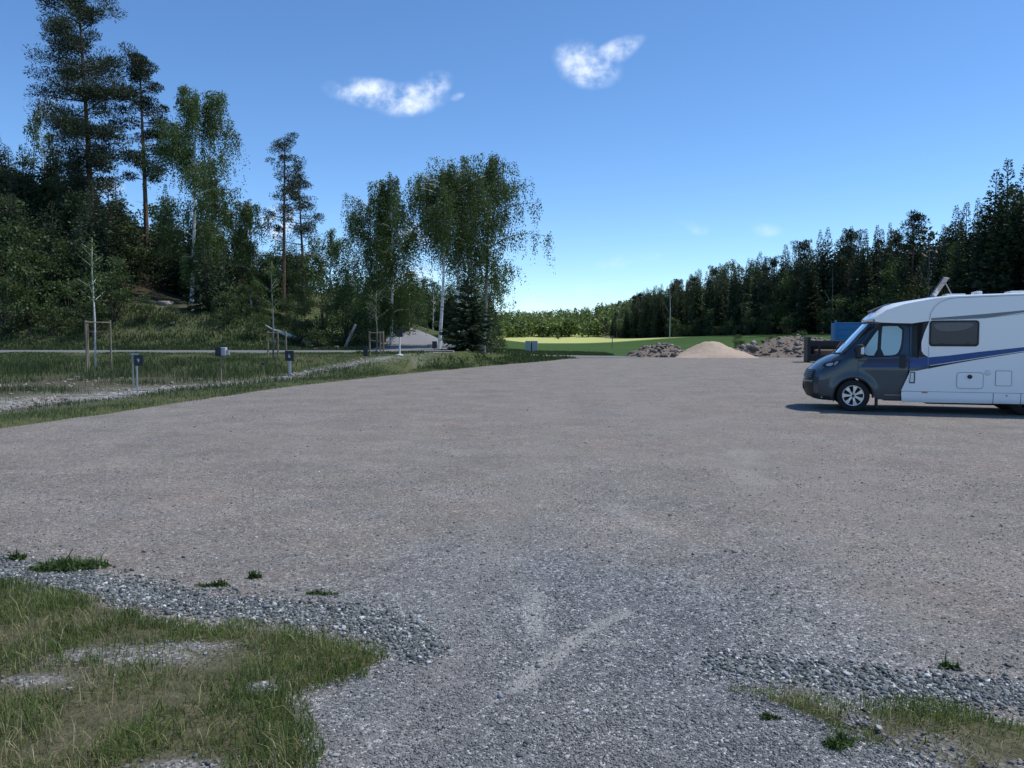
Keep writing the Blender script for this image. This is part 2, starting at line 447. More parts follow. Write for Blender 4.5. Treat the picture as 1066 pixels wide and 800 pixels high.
def axis(*segs):
    a = []
    for (s, e, n) in segs: a += list(np.linspace(s, e, n, endpoint=False))
    a.append(segs[-1][1]); return np.array(a)
gx = axis((-900, -300, 12), (-300, -110, 18), (-110, -40, 55), (-40, -22, 36), (-22, 10, 110), (10, 60, 60), (60, 120, 24), (120, 300, 18), (300, 900, 12))
gy = axis((-80, 8, 16), (8, 66, 170), (66, 130, 80), (130, 260, 45), (260, 560, 40), (560, 1400, 28))
GX, GY = np.meshgrid(gx, gy, indexing='ij')
GZ = terrain(GX, GY)
nx, ny = GX.shape
idx = np.arange(nx*ny).reshape(nx, ny)
F = np.stack([idx[:-1, :-1], idx[1:, :-1], idx[1:, 1:], idx[:-1, 1:]], -1).reshape(-1, 4)
D = xl(GY)-GX
near = (GY < 62)
band_c = np.interp(GY, [8, 20, 25.6, 32.8, 40.3, 46], [5.2, 4.3, 4.2, 3.4, 2.2, 1.6])
band_w = np.interp(GY, [8, 20, 30, 40], [1.5, 1.5, 1.0, .6])
band = np.exp(-((D-band_c)/band_w)**2)*near*(D > 1.1)*(.0+1.*sst(46, 30, GY))
band = np.maximum(band, .8*np.exp(-((GX+9.9)/1.6)**2-((GY-30.3)/1.3)**2))
soil = 1.6*np.exp(-((GX+15.5)/4.2)**2-((GY-28)/5.5)**2)+.8*np.exp(-((GX+20)/5)**2-((GY-25)/2.5)**2)+.9*np.exp(-((GX+24)/3.5)**2-((GY-62)/6)**2)+.8*np.exp(-((GX+34)/5)**2-((GY-60)/7)**2)
field = sst(63, 68, GY)*sst(-12, 4, GX)
hay = sst(176, 190, GY+10*fbm(GX*.03, GY*.03))*sst(60, 44, GX-.0*GY)
floor = np.clip(sst(58, 66, GY)*sst(-19, -27, GX+.0)+sst(44, 50, GX)*sst(66, 76, GY), 0, 1)*(GY < 560)
floor = np.maximum(floor, sst(54, 62, GY)*sst(-30, -40, GX))
at_ = {k: ('POINT', np.clip(v, 0, 1).ravel()) for k, v in dict(band=band, soil=soil, field=field, hay=hay, floor=floor).items()}
me = np_mesh('ground', np.stack([GX, GY, GZ], -1).reshape(-1, 3), F, M['terrain'], True, at_)
g = link(bpy.data.objects.new('ground', me)); tag(g, kind='structure')

# gravel yard: a sheet with fine rows near the camera
ly = axis((-14, 2.2, 16), (2.2, 9, 170), (9, 20, 110), (20, LOT_FAR+.8, 150))
lu = np.concatenate([np.linspace(0, 1, 200)])
LX = np.zeros((len(lu), len(ly))); LY = np.zeros_like(LX)
for j, y in enumerate(ly):
    x0 = float(xl(y))-.7
    if y > 58.0: x0 = min(x0, 3.3+ (y-58)*.6)
    # dense in the middle, sparser at the outer right
    t = lu; x1 = 46.0
    xs = x0+(x1-x0)*(t*.35+.65*t**3)
    LX[:, j] = xs; LY[:, j] = y
LZ = .004+.018*fbm(LX*.5, LY*.5)+.010*fbm(LX*3.1, LY*3.1)
blue = 1.1*np.exp(-((LX-.45)/1.5)**2)*sst(7.5, 4.2, LY)+.30*np.exp(-((LX-.4)/2.3)**2)*sst(13, 4, LY)+.04
def seg(x, y, a, b_, w):
    a = np.array(a); b_ = np.array(b_); d = b_-a
    t = np.clip(((x-a[0])*d[0]+(y-a[1])*d[1])/(d@d), 0, 1)
    return np.exp(-((x-a[0]-t*d[0])**2+(y-a[1]-t*d[1])**2)/w**2)
streak = .9*seg(LX, LY, (.14, 5.05), (.15, 4.35), .075)+.95*seg(LX, LY, (.69, 4.8), (.25, 4.2), .065)+.9*seg(LX, LY, (.25, 4.2), (.02, 3.75), .065)+.6*seg(LX, LY, (.10, 5.5), (.16, 4.9), .13)
streak += .7*seg(LX, LY, (2.9, 9.9), (2.75, 9.1), .22)+.4*seg(LX, LY, (3.3, 11.4), (3.2, 10.7), .18)+.4*seg(LX, LY, (1.0, 7.8), (1.2, 6.8), .10)
track = np.zeros_like(LX)
for off in (-.8, .85, 2.2, 3.7):
    cx = off+.9+.045*(LY-5)+.8*np.sin(LY*.07+off)
    track += .6*np.exp(-((LX-cx)/.22)**2)
for r0 in (19.5, 21.2, 26, 27.7):
    rr = np.hypot(LX-14, LY-34); track += .45*np.exp(-((rr-r0)/.25)**2)
nx, ny = LX.shape; idx = np.arange(nx*ny).reshape(nx, ny)
F = np.stack([idx[:-1, :-1], idx[1:, :-1], idx[1:, 1:], idx[:-1, 1:]], -1).reshape(-1, 4)
me = np_mesh('gravel_lot', np.stack([LX, LY, LZ], -1).reshape(-1, 3), F, M['gravel'], True,
             {'blue': ('POINT', blue.ravel()), 'streak': ('POINT', np.clip(streak, 0, 1).ravel()), 'track': ('POINT', np.clip(track, 0, 1).ravel())})
tag(link(bpy.data.objects.new('gravel_lot', me)), kind='structure')
def lotz(x, y): return .004+.018*fbm(x*.5, y*.5)+.010*fbm(x*3.1, y*3.1)

for k, nm, mt, clip in (('main', 'road', M['asphalt'], None), ('climb', 'side_road', M['asphalt_old'], None)):
    P, w = RD[k]
    T = np.gradient(P[:, :2], axis=0); T /= np.linalg.norm(T, axis=1)[:, None]
    Nn = np.stack([-T[:, 1], T[:, 0]], 1)
    offs = np.array([-1, -.97, -.5, 0, .5, .97, 1])*w
    V = []
    for o_ in offs:
        q = P[:, :2]+Nn*o_
        zz = P[:, 2]+(.03 if k == 'main' else .036)-.02*(abs(o_)/w)**2-(.12 if abs(o_) > .99*w else 0)
        V.append(np.column_stack([q, zz]))
    V = np.stack(V, 0); n0, n1 = V.shape[:2]; idx = np.arange(n0*n1).reshape(n0, n1)
    F = np.stack([idx[:-1, :-1], idx[1:, :-1], idx[1:, 1:], idx[:-1, 1:]], -1).reshape(-1, 4)
    me = np_mesh(nm, V.reshape(-1, 3), F, mt, True)
    tag(link(bpy.data.objects.new(nm, me)), kind='structure')

# ------------------------------------------------------------------ stones (numpy scatter)
ICO_V = []; ICO_F = []
def ico():
    t = (1+5**.5)/2
    v = np.array([(-1,t,0),(1,t,0),(-1,-t,0),(1,-t,0),(0,-1,t),(0,1,t),(0,-1,-t),(0,1,-t),(t,0,-1),(t,0,1),(-t,0,-1),(-t,0,1)], float)
    v /= np.linalg.norm(v[0])
    f = np.array([(0,11,5),(0,5,1),(0,1,7),(0,7,10),(0,10,11),(1,5,9),(5,11,4),(11,10,2),(10,7,6),(7,1,8),(3,9,4),(3,4,2),(3,2,6),(3,6,8),(3,8,9),(4,9,5),(2,4,11),(6,2,10),(8,6,7),(9,8,1)])
    return v, f
IV, IF = ico()
OV = np.array([(1,0,0),(-1,0,0),(0,1,0),(0,-1,0),(0,0,1),(0,0,-1)], float); OF = np.array([(0,2,4),(2,1,4),(1,3,4),(3,0,4),(2,0,5),(1,2,5),(3,1,5),(0,3,5)])
def stones(name, xyz, size, mat, rs, simple_=False, flat=.65, tint=None):
    BV, BF = (OV, OF) if simple_ else (IV, IF)
    n = len(xyz); k = len(BV)
    V = (BV[None]+.22*rs.standard_normal((n, k, 3)).clip(-1.5, 1.5))*(1+.30*rs.standard_normal((n, k, 1)).clip(-1.4, 1.5))
    sc = size[:, None]*np.stack([rs.uniform(.8, 1.3, n), rs.uniform(.7, 1.1, n), rs.uniform(.45, .8, n)*flat/.65], 1)
    V = V*sc[:, None]
    a = rs.uniform(0, 6.283, n); ca, sa = np.cos(a), np.sin(a)
    tl = rs.uniform(-.5, .5, n); ct, st = np.cos(tl), np.sin(tl)
    x, y, z = V[..., 0], V[..., 1], V[..., 2]
    y, z = y*ct[:, None]-z*st[:, None], y*st[:, None]+z*ct[:, None]
    x, y = x*ca[:, None]-y*sa[:, None], x*sa[:, None]+y*ca[:, None]
    V = np.stack([x, y, z], -1)+xyz[:, None]
    F = (BF[None]+(np.arange(n)*k)[:, None, None]).reshape(-1, 3)
    t = rs.random(n) if tint is None else tint
    me = np_mesh(name, V.reshape(-1, 3), F, mat, False, {'tint': ('FACE', np.repeat(t, len(BF)))})
    return me
def inpoly(x, y, P):
    P = np.asarray(P, float); r = np.zeros(x.shape, bool); j = len(P)-1
    for i in range(len(P)):
        xi, yi = P[i]; xj, yj = P[j]
        c = ((yi > y) != (yj > y)) & (x < (xj-xi)*(y-yi)/(yj-yi+1e-12)+xi)
        r ^= c; j = i
    return r
def dpoly(x, y, P):
    """distance to a polygon outline, positive inside"""
    P = np.asarray(P, float); d = np.full(x.shape, 1e9)
    for i in range(len(P)):
        a = P[i]; b_ = P[(i+1) % len(P)]; e = b_-a
        t = np.clip(((x-a[0])*e[0]+(y-a[1])*e[1])/(e@e), 0, 1)
        d = np.minimum(d, np.hypot(x-a[0]-t*e[0], y-a[1]-t*e[1]))
    return np.where(inpoly(x, y, P), d, -d)

GL = [(-9, 5.6), (-4.6, 5.55), (-3.6, 5.42), (-3.04, 5.22), (-2.6, 5.0), (-2.25, 4.80), (-1.95, 4.58), (-1.6, 4.60), (-1.25, 4.55), (-.95, 4.36), (-.66, 4.22), (-.62, 4.05), (-.80, 3.85), (-.98, 3.66), (-.92, 3.45), (-.80, 3.2), (-.74, 2.9), (-.8, 1.5), (-9, 1.0)]
GR = [(1.06, 3.70), (1.25, 3.74), (1.5, 3.60), (1.9, 3.57), (2.25, 3.42), (2.9, 3.3), (6, 3.1), (6, 1.2), (1.9, 2.2), (1.75, 2.95), (1.6, 3.13), (1.42, 3.30), (1.25, 3.50)]
BARE = [(-2.05, 4.08, .42, .13), (-1.75, 4.22, .25, .06), (-1.18, 3.70, .07, .05), (-1.28, 2.98, .16, .07), (-2.35, 3.78, .2, .07), (1.68, 3.16, .17, .13), (1.52, 3.40, .08, .07), (1.95, 2.95, .12, .1)]
def bare(x, y):
    r = np.zeros(x.shape)
    for (cx, cy, a, b_) in BARE:
        r = np.maximum(r, np.exp(-((x-cx)/a)**2-((y-cy)/b_)**2))
    return r
# low soil mounds under the two grass patches
def mound(name, P, x0, x1, y0, y1):
    xs = np.arange(x0, x1, .035); ys = np.arange(y0, y1, .035)
    X, Y = np.meshgrid(xs, ys, indexing='ij')
    d = dpoly(X, Y, P)+.10*fbm(X*4, Y*4)
    Z = lotz(X, Y)-.03+.055*sst(-.12, .22, d)+.02*fbm(X*5, Y*5)*sst(0, .2, d)
    nx, ny = X.shape; idx = np.arange(nx*ny).reshape(nx, ny)
    F = np.stack([idx[:-1, :-1], idx[1:, :-1], idx[1:, 1:], idx[:-1, 1:]], -1).reshape(-1, 4)
    keep = (d.ravel()[F].max(1) > -.15); F = F[keep]
    me = np_mesh(name, np.stack([X, Y, Z], -1).reshape(-1, 3), F, M['terrain_fg'], True,
                 {'bare': ('POINT', np.clip(bare(X, Y)*(1+2.2*fbm(X*7, Y*7))*1.3, 0, 1).ravel())})
    return tag(link(bpy.data.objects.new(name, me)), kind='structure')
m, nt, out = new_mat('thin_soil_under_grass'); M['terrain_fg'] = m
co = objco(nt); b = N(nt, 'ShaderNodeBsdfPrincipled', inp={'Roughness': 1, 'Specular IOR Level': .1})
vv = N(nt, 'ShaderNodeTexVoronoi', inp={'Scale': 55.0}); L(nt, co, vv.inputs['Vector'])
sv = N(nt, 'ShaderNodeSeparateColor'); L(nt, vv.outputs['Color'], sv.inputs[0])
c1 = ramp(nt, noise(nt, co, 12, 5, .7), [(.3, (.050, .052, .026)), (.7, (.14, .125, .080))])
c2 = ramp(nt, sv.outputs[0], [(0, (.09, .088, .080)), (.7, (.195, .188, .175)), (1, (.36, .35, .33))])
L(nt, mixc(nt, attr(nt, 'bare'), c1, c2), b.inputs['Base Color'])
bn = N(nt, 'ShaderNodeBump', inp={'Strength': .7, 'Distance': .012}); L(nt, vv.outputs['Distance'], bn.inputs['Height']); L(nt, bn.outputs[0], b.inputs['Normal'])
L(nt, b.outputs[0], out.inputs[0])
mound('soil_patch', GL, -6.2, -.4, 1.6, 5.8)
mound('soil_patch', GR, .85, 4.6, 1.9, 3.95)

rs = np.random.default_rng(11)
# coarse crushed stone along both patches
def band_pts(line, w, n):
    line = np.array(line, float); sl = np.linalg.norm(np.diff(line, axis=0), axis=1); cs = np.concatenate([[0], np.cumsum(sl)])
    s = rs.uniform(0, cs[-1], n); x = np.interp(s, cs, line[:, 0]); y = np.interp(s, cs, line[:, 1])
    ww = np.interp(s, cs, w)
    return x+rs.normal(0, .05, n), y+rs.normal(0, 1, n)*ww*.62*(1+.7*rs.exponential(.6, n))
bx_, by_ = band_pts([(-6.5, 6.1), (-4.3, 5.85), (-3.3, 5.55), (-2.6, 5.22), (-2.0, 4.95), (-1.4, 4.82), (-.9, 4.66), (-.55, 4.40), (-.45, 4.15)], [.22, .2, .17, .15, .14, .13, .15, .13, .08], 27000)
cx_, cy_ = band_pts([(1.05, 4.05), (1.5, 3.92), (2.0, 3.78), (2.7, 3.6), (4.5, 3.3)], [.10, .10, .10, .11, .12], 13500)
x = np.concatenate([bx_, cx_]); y = np.concatenate([by_, cy_])
sz = (.003+rs.gamma(2.2, .0019, len(x))).clip(0, .016)*np.where(rs.random(len(x)) < .06, 1.45, 1)
z = lotz(x, y)+sz*rs.uniform(0, .55, len(x))
me = stones('crushed_stone', np.stack([x, y, z], 1), sz, M['stone'], rs, tint=np.clip(rs.beta(1.3, 1.6, len(x))+(rs.random(len(x)) < .07)*.4, 0, 1))
tag(link(bpy.data.objects.new('crushed_stone_band', me)), 'coarse blue grey crushed stones lying along the edge of the foreground grass', 'crushed stone', kind='stuff')
# loose pebbles over the near yard
n = 330000
y = 2.6+rs.random(n)**1.9*7.5; x = rs.uniform(-1, 1, n)*(.72*y+.3)+.1
keep = (dpoly(x, y, GL) < .05) & (dpoly(x, y, GR) < .05)
dens = .16+.95*np.exp(-((x-.45)/1.25)**2)*sst(7.5, 3.6, y)+.12*(fbm(x*1.2, y*1.2) > .03)
keep &= rs.random(n) < dens*(1-.72*np.clip(1.3*np.maximum.reduce([seg(x+.05*fbm(x*9, y*9), y, (.14, 5.15), (.13, 4.45), .07), seg(x, y+.08*fbm(x*9, y*9), (.70, 4.80), (.36, 4.38), .055), seg(x, y+.08*fbm(x*9, y*9), (.36, 4.38), (.03, 3.76), .06)]), 0, 1))
x, y = x[keep], y[keep]; sz = rs.gamma(5, .00078, len(x)).clip(.002, .010)*np.clip(.6+.1*y, .8, 1.2)
me = stones('loose_gravel', np.stack([x, y, lotz(x, y)+sz*.25], 1), sz, M['pebble'], rs, True, tint=np.clip(rs.beta(2.5, 2.5, len(x))+(rs.random(len(x)) < .02)*.5, 0, 1))
tag(link(bpy.data.objects.new('loose_gravel', me)), 'fine loose grey gravel scattered over the near part of the yard', 'gravel', kind='stuff')
# sparse bigger stones all over + bare spots in grass + ditch stones
n = 5200
y = 3+rs.random(n)**1.3*40; x = rs.uniform(-1, 1, n)*.7*y
keep = (x > xl(y)+.2) & (dpoly(x, y, GL) < 0)
x, y = x[keep], y[keep]; sz = rs.gamma(3, .0024, len(x)).clip(.004, .02)
P1 = np.stack([x, y, lotz(x, y)+sz*.2], 1); S1 = sz
n = 700
k = rs.integers(0, len(BARE), n); B = np.array(BARE)[k]
x = B[:, 0]+rs.normal(0, .6, n)*B[:, 2]; y = B[:, 1]+rs.normal(0, .6, n)*B[:, 3]
sz = rs.gamma(3, .0018, n).clip(.002, .012)
P2 = np.stack([x, y, lotz(x, y)+.028+sz*.1], 1)
me = stones('scattered_stone', np.concatenate([P1, P2]), np.concatenate([S1, sz]), M['pebble'], rs, tint=np.clip(rs.beta(3, 2.2, len(P1)+len(P2)), 0, 1))
tag(link(bpy.data.objects.new('scattered_stones', me)), 'scattered single stones lying on the gravel yard and bare spots', 'stones', kind='stuff')
n = 8500
y = rs.uniform(12, 46, n); bc = np.interp(y, [8, 20, 25.6, 32.8, 40.3, 46], [5.2, 4.3, 4.2, 3.4, 2.2, 1.6]); bw = np.interp(y, [8, 20, 30, 40], [1.3, 1.3, .9, .5])
x = xl(y)-bc+rs.normal(0, .55, n)*bw
sz = rs.gamma(3, .011, n).clip(.012, .10)
keep = (fbm(x*.9+5, y*.9) > -.02) & (rs.random(n) < sst(44, 26, y))
x, y, sz = x[keep], y[keep], sz[keep]
n2 = 400; x2 = rs.normal(-15.5, 3.4, n2); y2 = rs.normal(28, 3.2, n2); k = xl(y2)-x2 > 2; x = np.append(x, x2[k]); y = np.append(y, y2[k]); sz = np.append(sz, rs.gamma(2.2, .014, k.sum()).clip(.01, .14))
me = stones('ditch_stone', np.stack([x, y, terrain(x, y)+sz*.15], 1), sz, M['rubble'], rs, tint=rs.uniform(.45, 1, len(x)))
tag(link(bpy.data.objects.new('ditch_stones', me)), 'pale grey stones spread along the shallow ditch left of the yard', 'stones', kind='stuff')

# ------------------------------------------------------------------ grass blades
def blades(name, x, y, z, h, w, mat, rs, lean=.35, tint=None, seg2=True):
    n = len(x); a = rs.uniform(0, 6.283, n); la = rs.uniform(0, 6.283, n); ln = rs.normal(0, lean, n)
    dx, dy = np.cos(a)*w/2, np.sin(a)*w/2
    lx, ly_ = np.cos(la)*ln*h, np.sin(la)*ln*h
    p0 = np.stack([x-dx, y-dy, z], 1); p1 = np.stack([x+dx, y+dy, z], 1)
    m0 = np.stack([x-dx*.8+lx*.35, y-dy*.8+ly_*.35, z+h*.55], 1); m1 = np.stack([x+dx*.8+lx*.35, y+dy*.8+ly_*.35, z+h*.55], 1)
    tp = np.stack([x+lx, y+ly_, z+h*np.sqrt(np.clip(1-.5*ln**2, .2, 1))], 1)
    V = np.stack([p0, p1, m1, m0, tp], 1).reshape(-1, 3)
    b_ = (np.arange(n)*5)[:, None]
    T = np.concatenate([b_+np.array([[0, 1, 2]]), b_+np.array([[0, 2, 3]]), b_+np.array([[3, 2, 4]])], 0)
    t = rs.random(n) if tint is None else tint
    return np_mesh(name, V, T, mat, False, {'tint': ('FACE', np.concatenate([t, t, t]))})
def fg_grass(P, x0, x1, y0, y1, n, name, label):
    cx = rs.uniform(x0, x1, n); cy = rs.uniform(y0, y1, n)
    d = dpoly(cx, cy, P)+.20*fbm(cx*5+9, cy*5)
    clump = fbm(cx*3.2, cy*3.2)
    keep = (d > 0) & (rs.random(n) < (1-np.clip((bare(cx, cy)*(1+2.2*fbm(cx*7, cy*7))+.3*fbm(cx*12, cy*12))*1.4, 0, .86))*np.clip(.80+3.0*clump, .12, 1))
    x, y, clump, d = cx[keep], cy[keep], clump[keep], d[keep]
    h = rs.gamma(6, .0078, len(x))*(1+1.6*clump)*np.clip(.45+d*3, .45, 1)
    tint = np.clip(rs.normal(.42, .20, len(x))+.8*fbm(x*1.7+40, y*1.7)+(rs.random(len(x)) < .07)*.5, 0, 1)
    me = blades(name, x, y, lotz(x, y)+.012, h, rs.uniform(.0026, .0062, len(x)), M['drygrass'], rs, .65, tint)
    return tag(link(bpy.data.objects.new(name, me)), label, 'grass', kind='stuff')
fg_grass(GL, -6.0, -.5, 1.9, 5.75, 190000, 'grass_patch', 'patchy short grass on the left of the foreground with bare spots')
fg_grass(GR, .95, 4.4, 2.0, 3.9, 50000, 'grass_patch', 'strip of short grass in the lower right corner beside the gravel')
# bent dry stalks
def stalks(P, x0, x1, y0, y1, n):
    x = rs.uniform(x0, x1, n); y = rs.uniform(y0, y1, n); k = (dpoly(x, y, P) > .03) & (bare(x, y) < .5); return x[k], y[k]
xa, ya = stalks(GL, -6, -.5, 2, 5.7, 5200); xb, yb = stalks(GR, 1, 4, 2.2, 3.8, 1100)
x = np.concatenate([xa, xb]); y = np.concatenate([ya, yb])
xa, ya = stalks(GL, -6, -.5, 2, 5.7, 42000); xb, yb = stalks(GR, 1, 4, 2.2, 3.8, 9000)
x = np.concatenate([xa, xb]); y = np.concatenate([ya, yb])
k = rs.random(len(x)) < np.clip(.35+2.4*fbm(x*2.3+7, y*2.3), .05, 1); x, y = x[k], y[k]
M['litter'] = leaf_mat('withered_grass', (.10, .095, .045), (.27, .25, .13), .2)
me = blades('grass_litter', x, y, lotz(x, y)+.016+rs.uniform(0, .02, len(x)), rs.gamma(6, .010, len(x)), rs.uniform(.002, .004, len(x)), M['litter'], rs, 1.1)
tag(link(bpy.data.objects.new('withered_grass', me)), 'flattened withered grass lying between the green blades in the foreground', 'dry grass', kind='stuff')
M['stalk'] = leaf_mat('dry_stalks', (.16, .14, .07), (.36, .32, .19), .2)
me = blades('dry_stalk', x, y, lotz(x, y)+.015, rs.gamma(6, .014, len(x)), rs.uniform(.0018, .003, len(x)), M['stalk'], rs, .6)
tag(link(bpy.data.objects.new('dry_grass_stalks', me)), 'thin straw coloured dry stalks standing in the foreground grass', 'dry grass', kind='stuff')

# roadside grass between yard and road
def far_grass(n, x0, x1, y0, y1, hfun, mat, name, label, wid=(.012, .03), cond=None):
    x = rs.uniform(x0, x1, n); y = y0+(y1-y0)*rs.random(n)
    d = xl(y)-x
    keep = (d > -.05+.35*fbm(x*1.1, y*1.1)) & (np.abs(x) < .72*y+3)
    P, w = RD['main']
    k2 = np.ones(n, bool)
    for kk in RD:
        P, w = RD[kk]
        for s in range(0, n, 20000):
            d2 = ((x[s:s+20000, None]-P[None, ::2, 0])**2+(y[s:s+20000, None]-P[None, ::2, 1])**2).min(1)
            k2[s:s+20000] &= d2 > (w+.05)**2
    keep &= k2
    bc = np.interp(y, [8, 20, 25.6, 32.8, 40.3, 46], [5.2, 4.3, 4.2, 3.4, 2.2, 1.6]); bw = np.interp(y, [8, 20, 30, 40], [1.3, 1.3, .9, .5])
    inband = np.exp(-((d-bc)/bw)**2)*(y < 46)
    so = np.exp(-((x+15.5)/4.2)**2-((y-28)/5.5)**2)+np.exp(-((x+20)/5)**2-((y-24)/3.5)**2)
    keep &= rs.random(n) > np.clip(1.25*inband+2.2*so*(.45+2.2*fbm(x*.5, y*.5)), 0, .97)
    cl = fbm(x*.8, y*.8)
    keep &= rs.random(n) < np.clip(.7+2*cl, .2, 1)
    if cond is not None: keep &= cond(x, y)
    x, y, d, cl = x[keep], y[keep], d[keep], cl[keep]
    h = hfun(x, y, d)*rs.uniform(.6, 1.3, len(x))*(1+.8*cl)
    w_ = rs.uniform(*wid, len(x))*np.clip(y/30, .5, 2)
    tint = np.clip(rs.normal(.45, .18, len(x))+.5*fbm(x*.35, y*.35), 0, 1)
    me = blades(name, x, y, terrain(x, y)-.01, h, w_, mat, rs, .3, tint)
    return tag(link(bpy.data.objects.new(name, me)), label, 'grass', kind='stuff')
M['grass_dark'] = leaf_mat('tall_ditch_grass', (.026, .046, .018), (.074, .108, .038), .22)
far_grass(260000, -34, 6, 11, 44, lambda x, y, d: np.where(d < 1.8, .10, .20+.16*sst(2.5, 7, d))*(1-.80*sst(33, 39, y))*(1-.45*sst(-8, -12, x)*sst(33, 28, y)), M['grass_dark'], 'roadside_grass', 'tall green grass filling the ditch between yard and road', (.010, .022))
far_grass(110000, -12, 6, 11, 62, lambda x, y, d: np.full(len(x), .075), M['grass'], 'verge_grass', 'short lighter grass strip along the left edge of the yard', (.007, .016), cond=lambda x, y: (xl(y)-x) < 1.7)
far_grass(120000, -8, 9, 40, 78, lambda x, y, d: np.full(len(x), .13), M['grass_dark'], 'verge_grass', 'grass tongue around the spruce where road meets yard', (.02, .05))
far_grass(90000, -46, -8, 47.5, 66, lambda x, y, d: np.full(len(x), .22), M['grass_dark'], 'slope_grass', 'rough grass on the bank above the road', (.02, .05), cond=lambda x, y: ~((x < -24) & (y > 58)))

# weeds on the stones
def weed(name, x, y, r, n, label, low=.04):
    ns = 6; sx_ = rs.uniform(-.55, .55, ns)*r[0]; sy_ = rs.uniform(-.5, .5, ns)*r[1]; sr = rs.uniform(.35, .55, ns); i_ = rs.integers(0, ns, n)
    a = rs.uniform(0, 6.283, n); q = rs.random(n)**.7
    xx = x+sx_[i_]+np.cos(a)*q*r[0]*sr[i_]; yy = y+sy_[i_]+np.sin(a)*q*r[1]*sr[i_]*1.3
    h = rs.gamma(5, low/5, n)*(1.25-q*.8)*rs.uniform(.6, 1.3, ns)[i_]
    me = blades(name, xx, yy, lotz(xx, yy)+.002, h, rs.uniform(.006, .016, n), M['weed'], rs, 1.0)
    tag(link(bpy.data.objects.new(name, me)), label, 'weed')
weed('weed_clump', -3.22, 5.72, (.33, .13), 1500, 'wide leafy green weed clump on the stones at far left', .05)
weed('weed_clump', -3.75, 5.98, (.08, .05), 260, 'small dark weed beside the wide clump near the left edge')
weed('weed_clump', -2.02, 5.33, (.13, .05), 260, 'low flat weed behind the stone band left of centre', .025)
weed('weed_clump', -1.80, 5.50, (.05, .03), 150, 'tiny upright weed sprig next to the low flat weed', .045)
weed('weed_clump', -1.25, 5.15, (.13, .04), 200, 'thin brownish weed tuft beyond the stones nearest centre', .02)
weed('weed_clump', 1.36, 3.20, (.07, .05), 260, 'small green weed on bare gravel in the lower right', .035)
weed('weed_clump', 1.15, 3.45, (.06, .02), 120, 'tiny weed at the tip of the right grass strip', .02)
weed('weed_clump', 2.25, 4.0, (.06, .03), 160, 'single weed growing in the right stone band', .025)

# ------------------------------------------------------------------ foliage primitives
def card_mesh(name, C, Dr, ln, wd, mat, rs, tint=None):
    """rhombus leaf cards: centre base C, direction Dr, length, width"""
    n = len(C)
    Dr = Dr/(np.linalg.norm(Dr, axis=1)[:, None]+1e-9)
    rv = rs.standard_normal((n, 3)); Sd = np.cross(Dr, rv); Sd /= (np.linalg.norm(Sd, axis=1)[:, None]+1e-9)
    ln = np.broadcast_to(ln, n)[:, None]; wd = np.broadcast_to(wd, n)[:, None]
    V = np.stack([C, C+Dr*ln*.5+Sd*wd*.5, C+Dr*ln, C+Dr*ln*.5-Sd*wd*.5], 1).reshape(-1, 3)
    F = np.arange(n*4).reshape(n, 4)
    t = rs.random(n) if tint is None else np.clip(tint, 0, 1)
    return np_mesh(name, V, F, mat, False, {'tint': ('FACE', t)})

def spruce_proto(h, r, rs, step=.28, cl=.5, cw=.16, bare_=.04, per=3, mat='spruce'):
    C = []; Dd = []; tb = MB(); T = []
    lean = rs.normal(0, .008*h, 2)
    tb.tube([(0, 0, -.6), (lean[0]*.3, lean[1]*.3, h*.4), (lean[0], lean[1], h*.98)], [h*.012+.04, h*.008+.02, .015], 6)
    z = h*bare_
    while z < h*.985:
        t = z/h
        L0 = r*1.1*(1-t)**1.02*(.4+.6*min(1, t/.12))+.08
        nb = rs.integers(5, 8)
        a0 = rs.uniform(0, 6.28)
        for k in range(nb):
            a = a0+6.283*k/nb+rs.normal(0, .2); Lb = L0*rs.uniform(.65, 1.18)
            if rs.random() < .06: continue
            sl = -.25+.75*t+rs.normal(0, .08)
            ns = max(1, int(Lb/step))
            s = (np.arange(ns)+1)/ns
            bx, by = np.cos(a)*Lb*s, np.sin(a)*Lb*s; bz = z+Lb*(sl*s+.12*s*s)
            for q in range(per):
                side = (q % 3-1)*.9
                dr = np.stack([np.cos(a+side)*np.ones(ns), np.sin(a+side)*np.ones(ns), rs.uniform(-.55, .1, ns)+.9*t*t], 1)
                C.append(np.stack([bx*.9, by*.9, bz], 1)+rs.normal(0, .05, (ns, 3))); Dd.append(dr+rs.normal(0, .18, (ns, 3)))
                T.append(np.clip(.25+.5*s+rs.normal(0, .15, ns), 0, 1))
            if Lb > .8 and rs.random() < .5:
                tb.tube([(0, 0, z), (bx[-1]*.7, by[-1]*.7, z+Lb*sl*.7)], [.02, .006], 3, False)
        z += h*.007+rs.uniform(.09, .19)
    C = np.concatenate(C); Dd = np.concatenate(Dd); T = np.concatenate(T)
    # lean follow
    C[:, 0] += lean[0]*C[:, 2]/h; C[:, 1] += lean[1]*C[:, 2]/h
    n = len(C); ln = cl*rs.uniform(.6, 1.25, n)*(.22+.78*(1-np.clip(C[:, 2]/h, 0, 1))**.6)
    return card_mesh('crown', C, Dd, ln, ln*cw/cl*1.1, M[mat], rs, T), np_mesh('trunk', tb.V, tb.F, M['bark'])

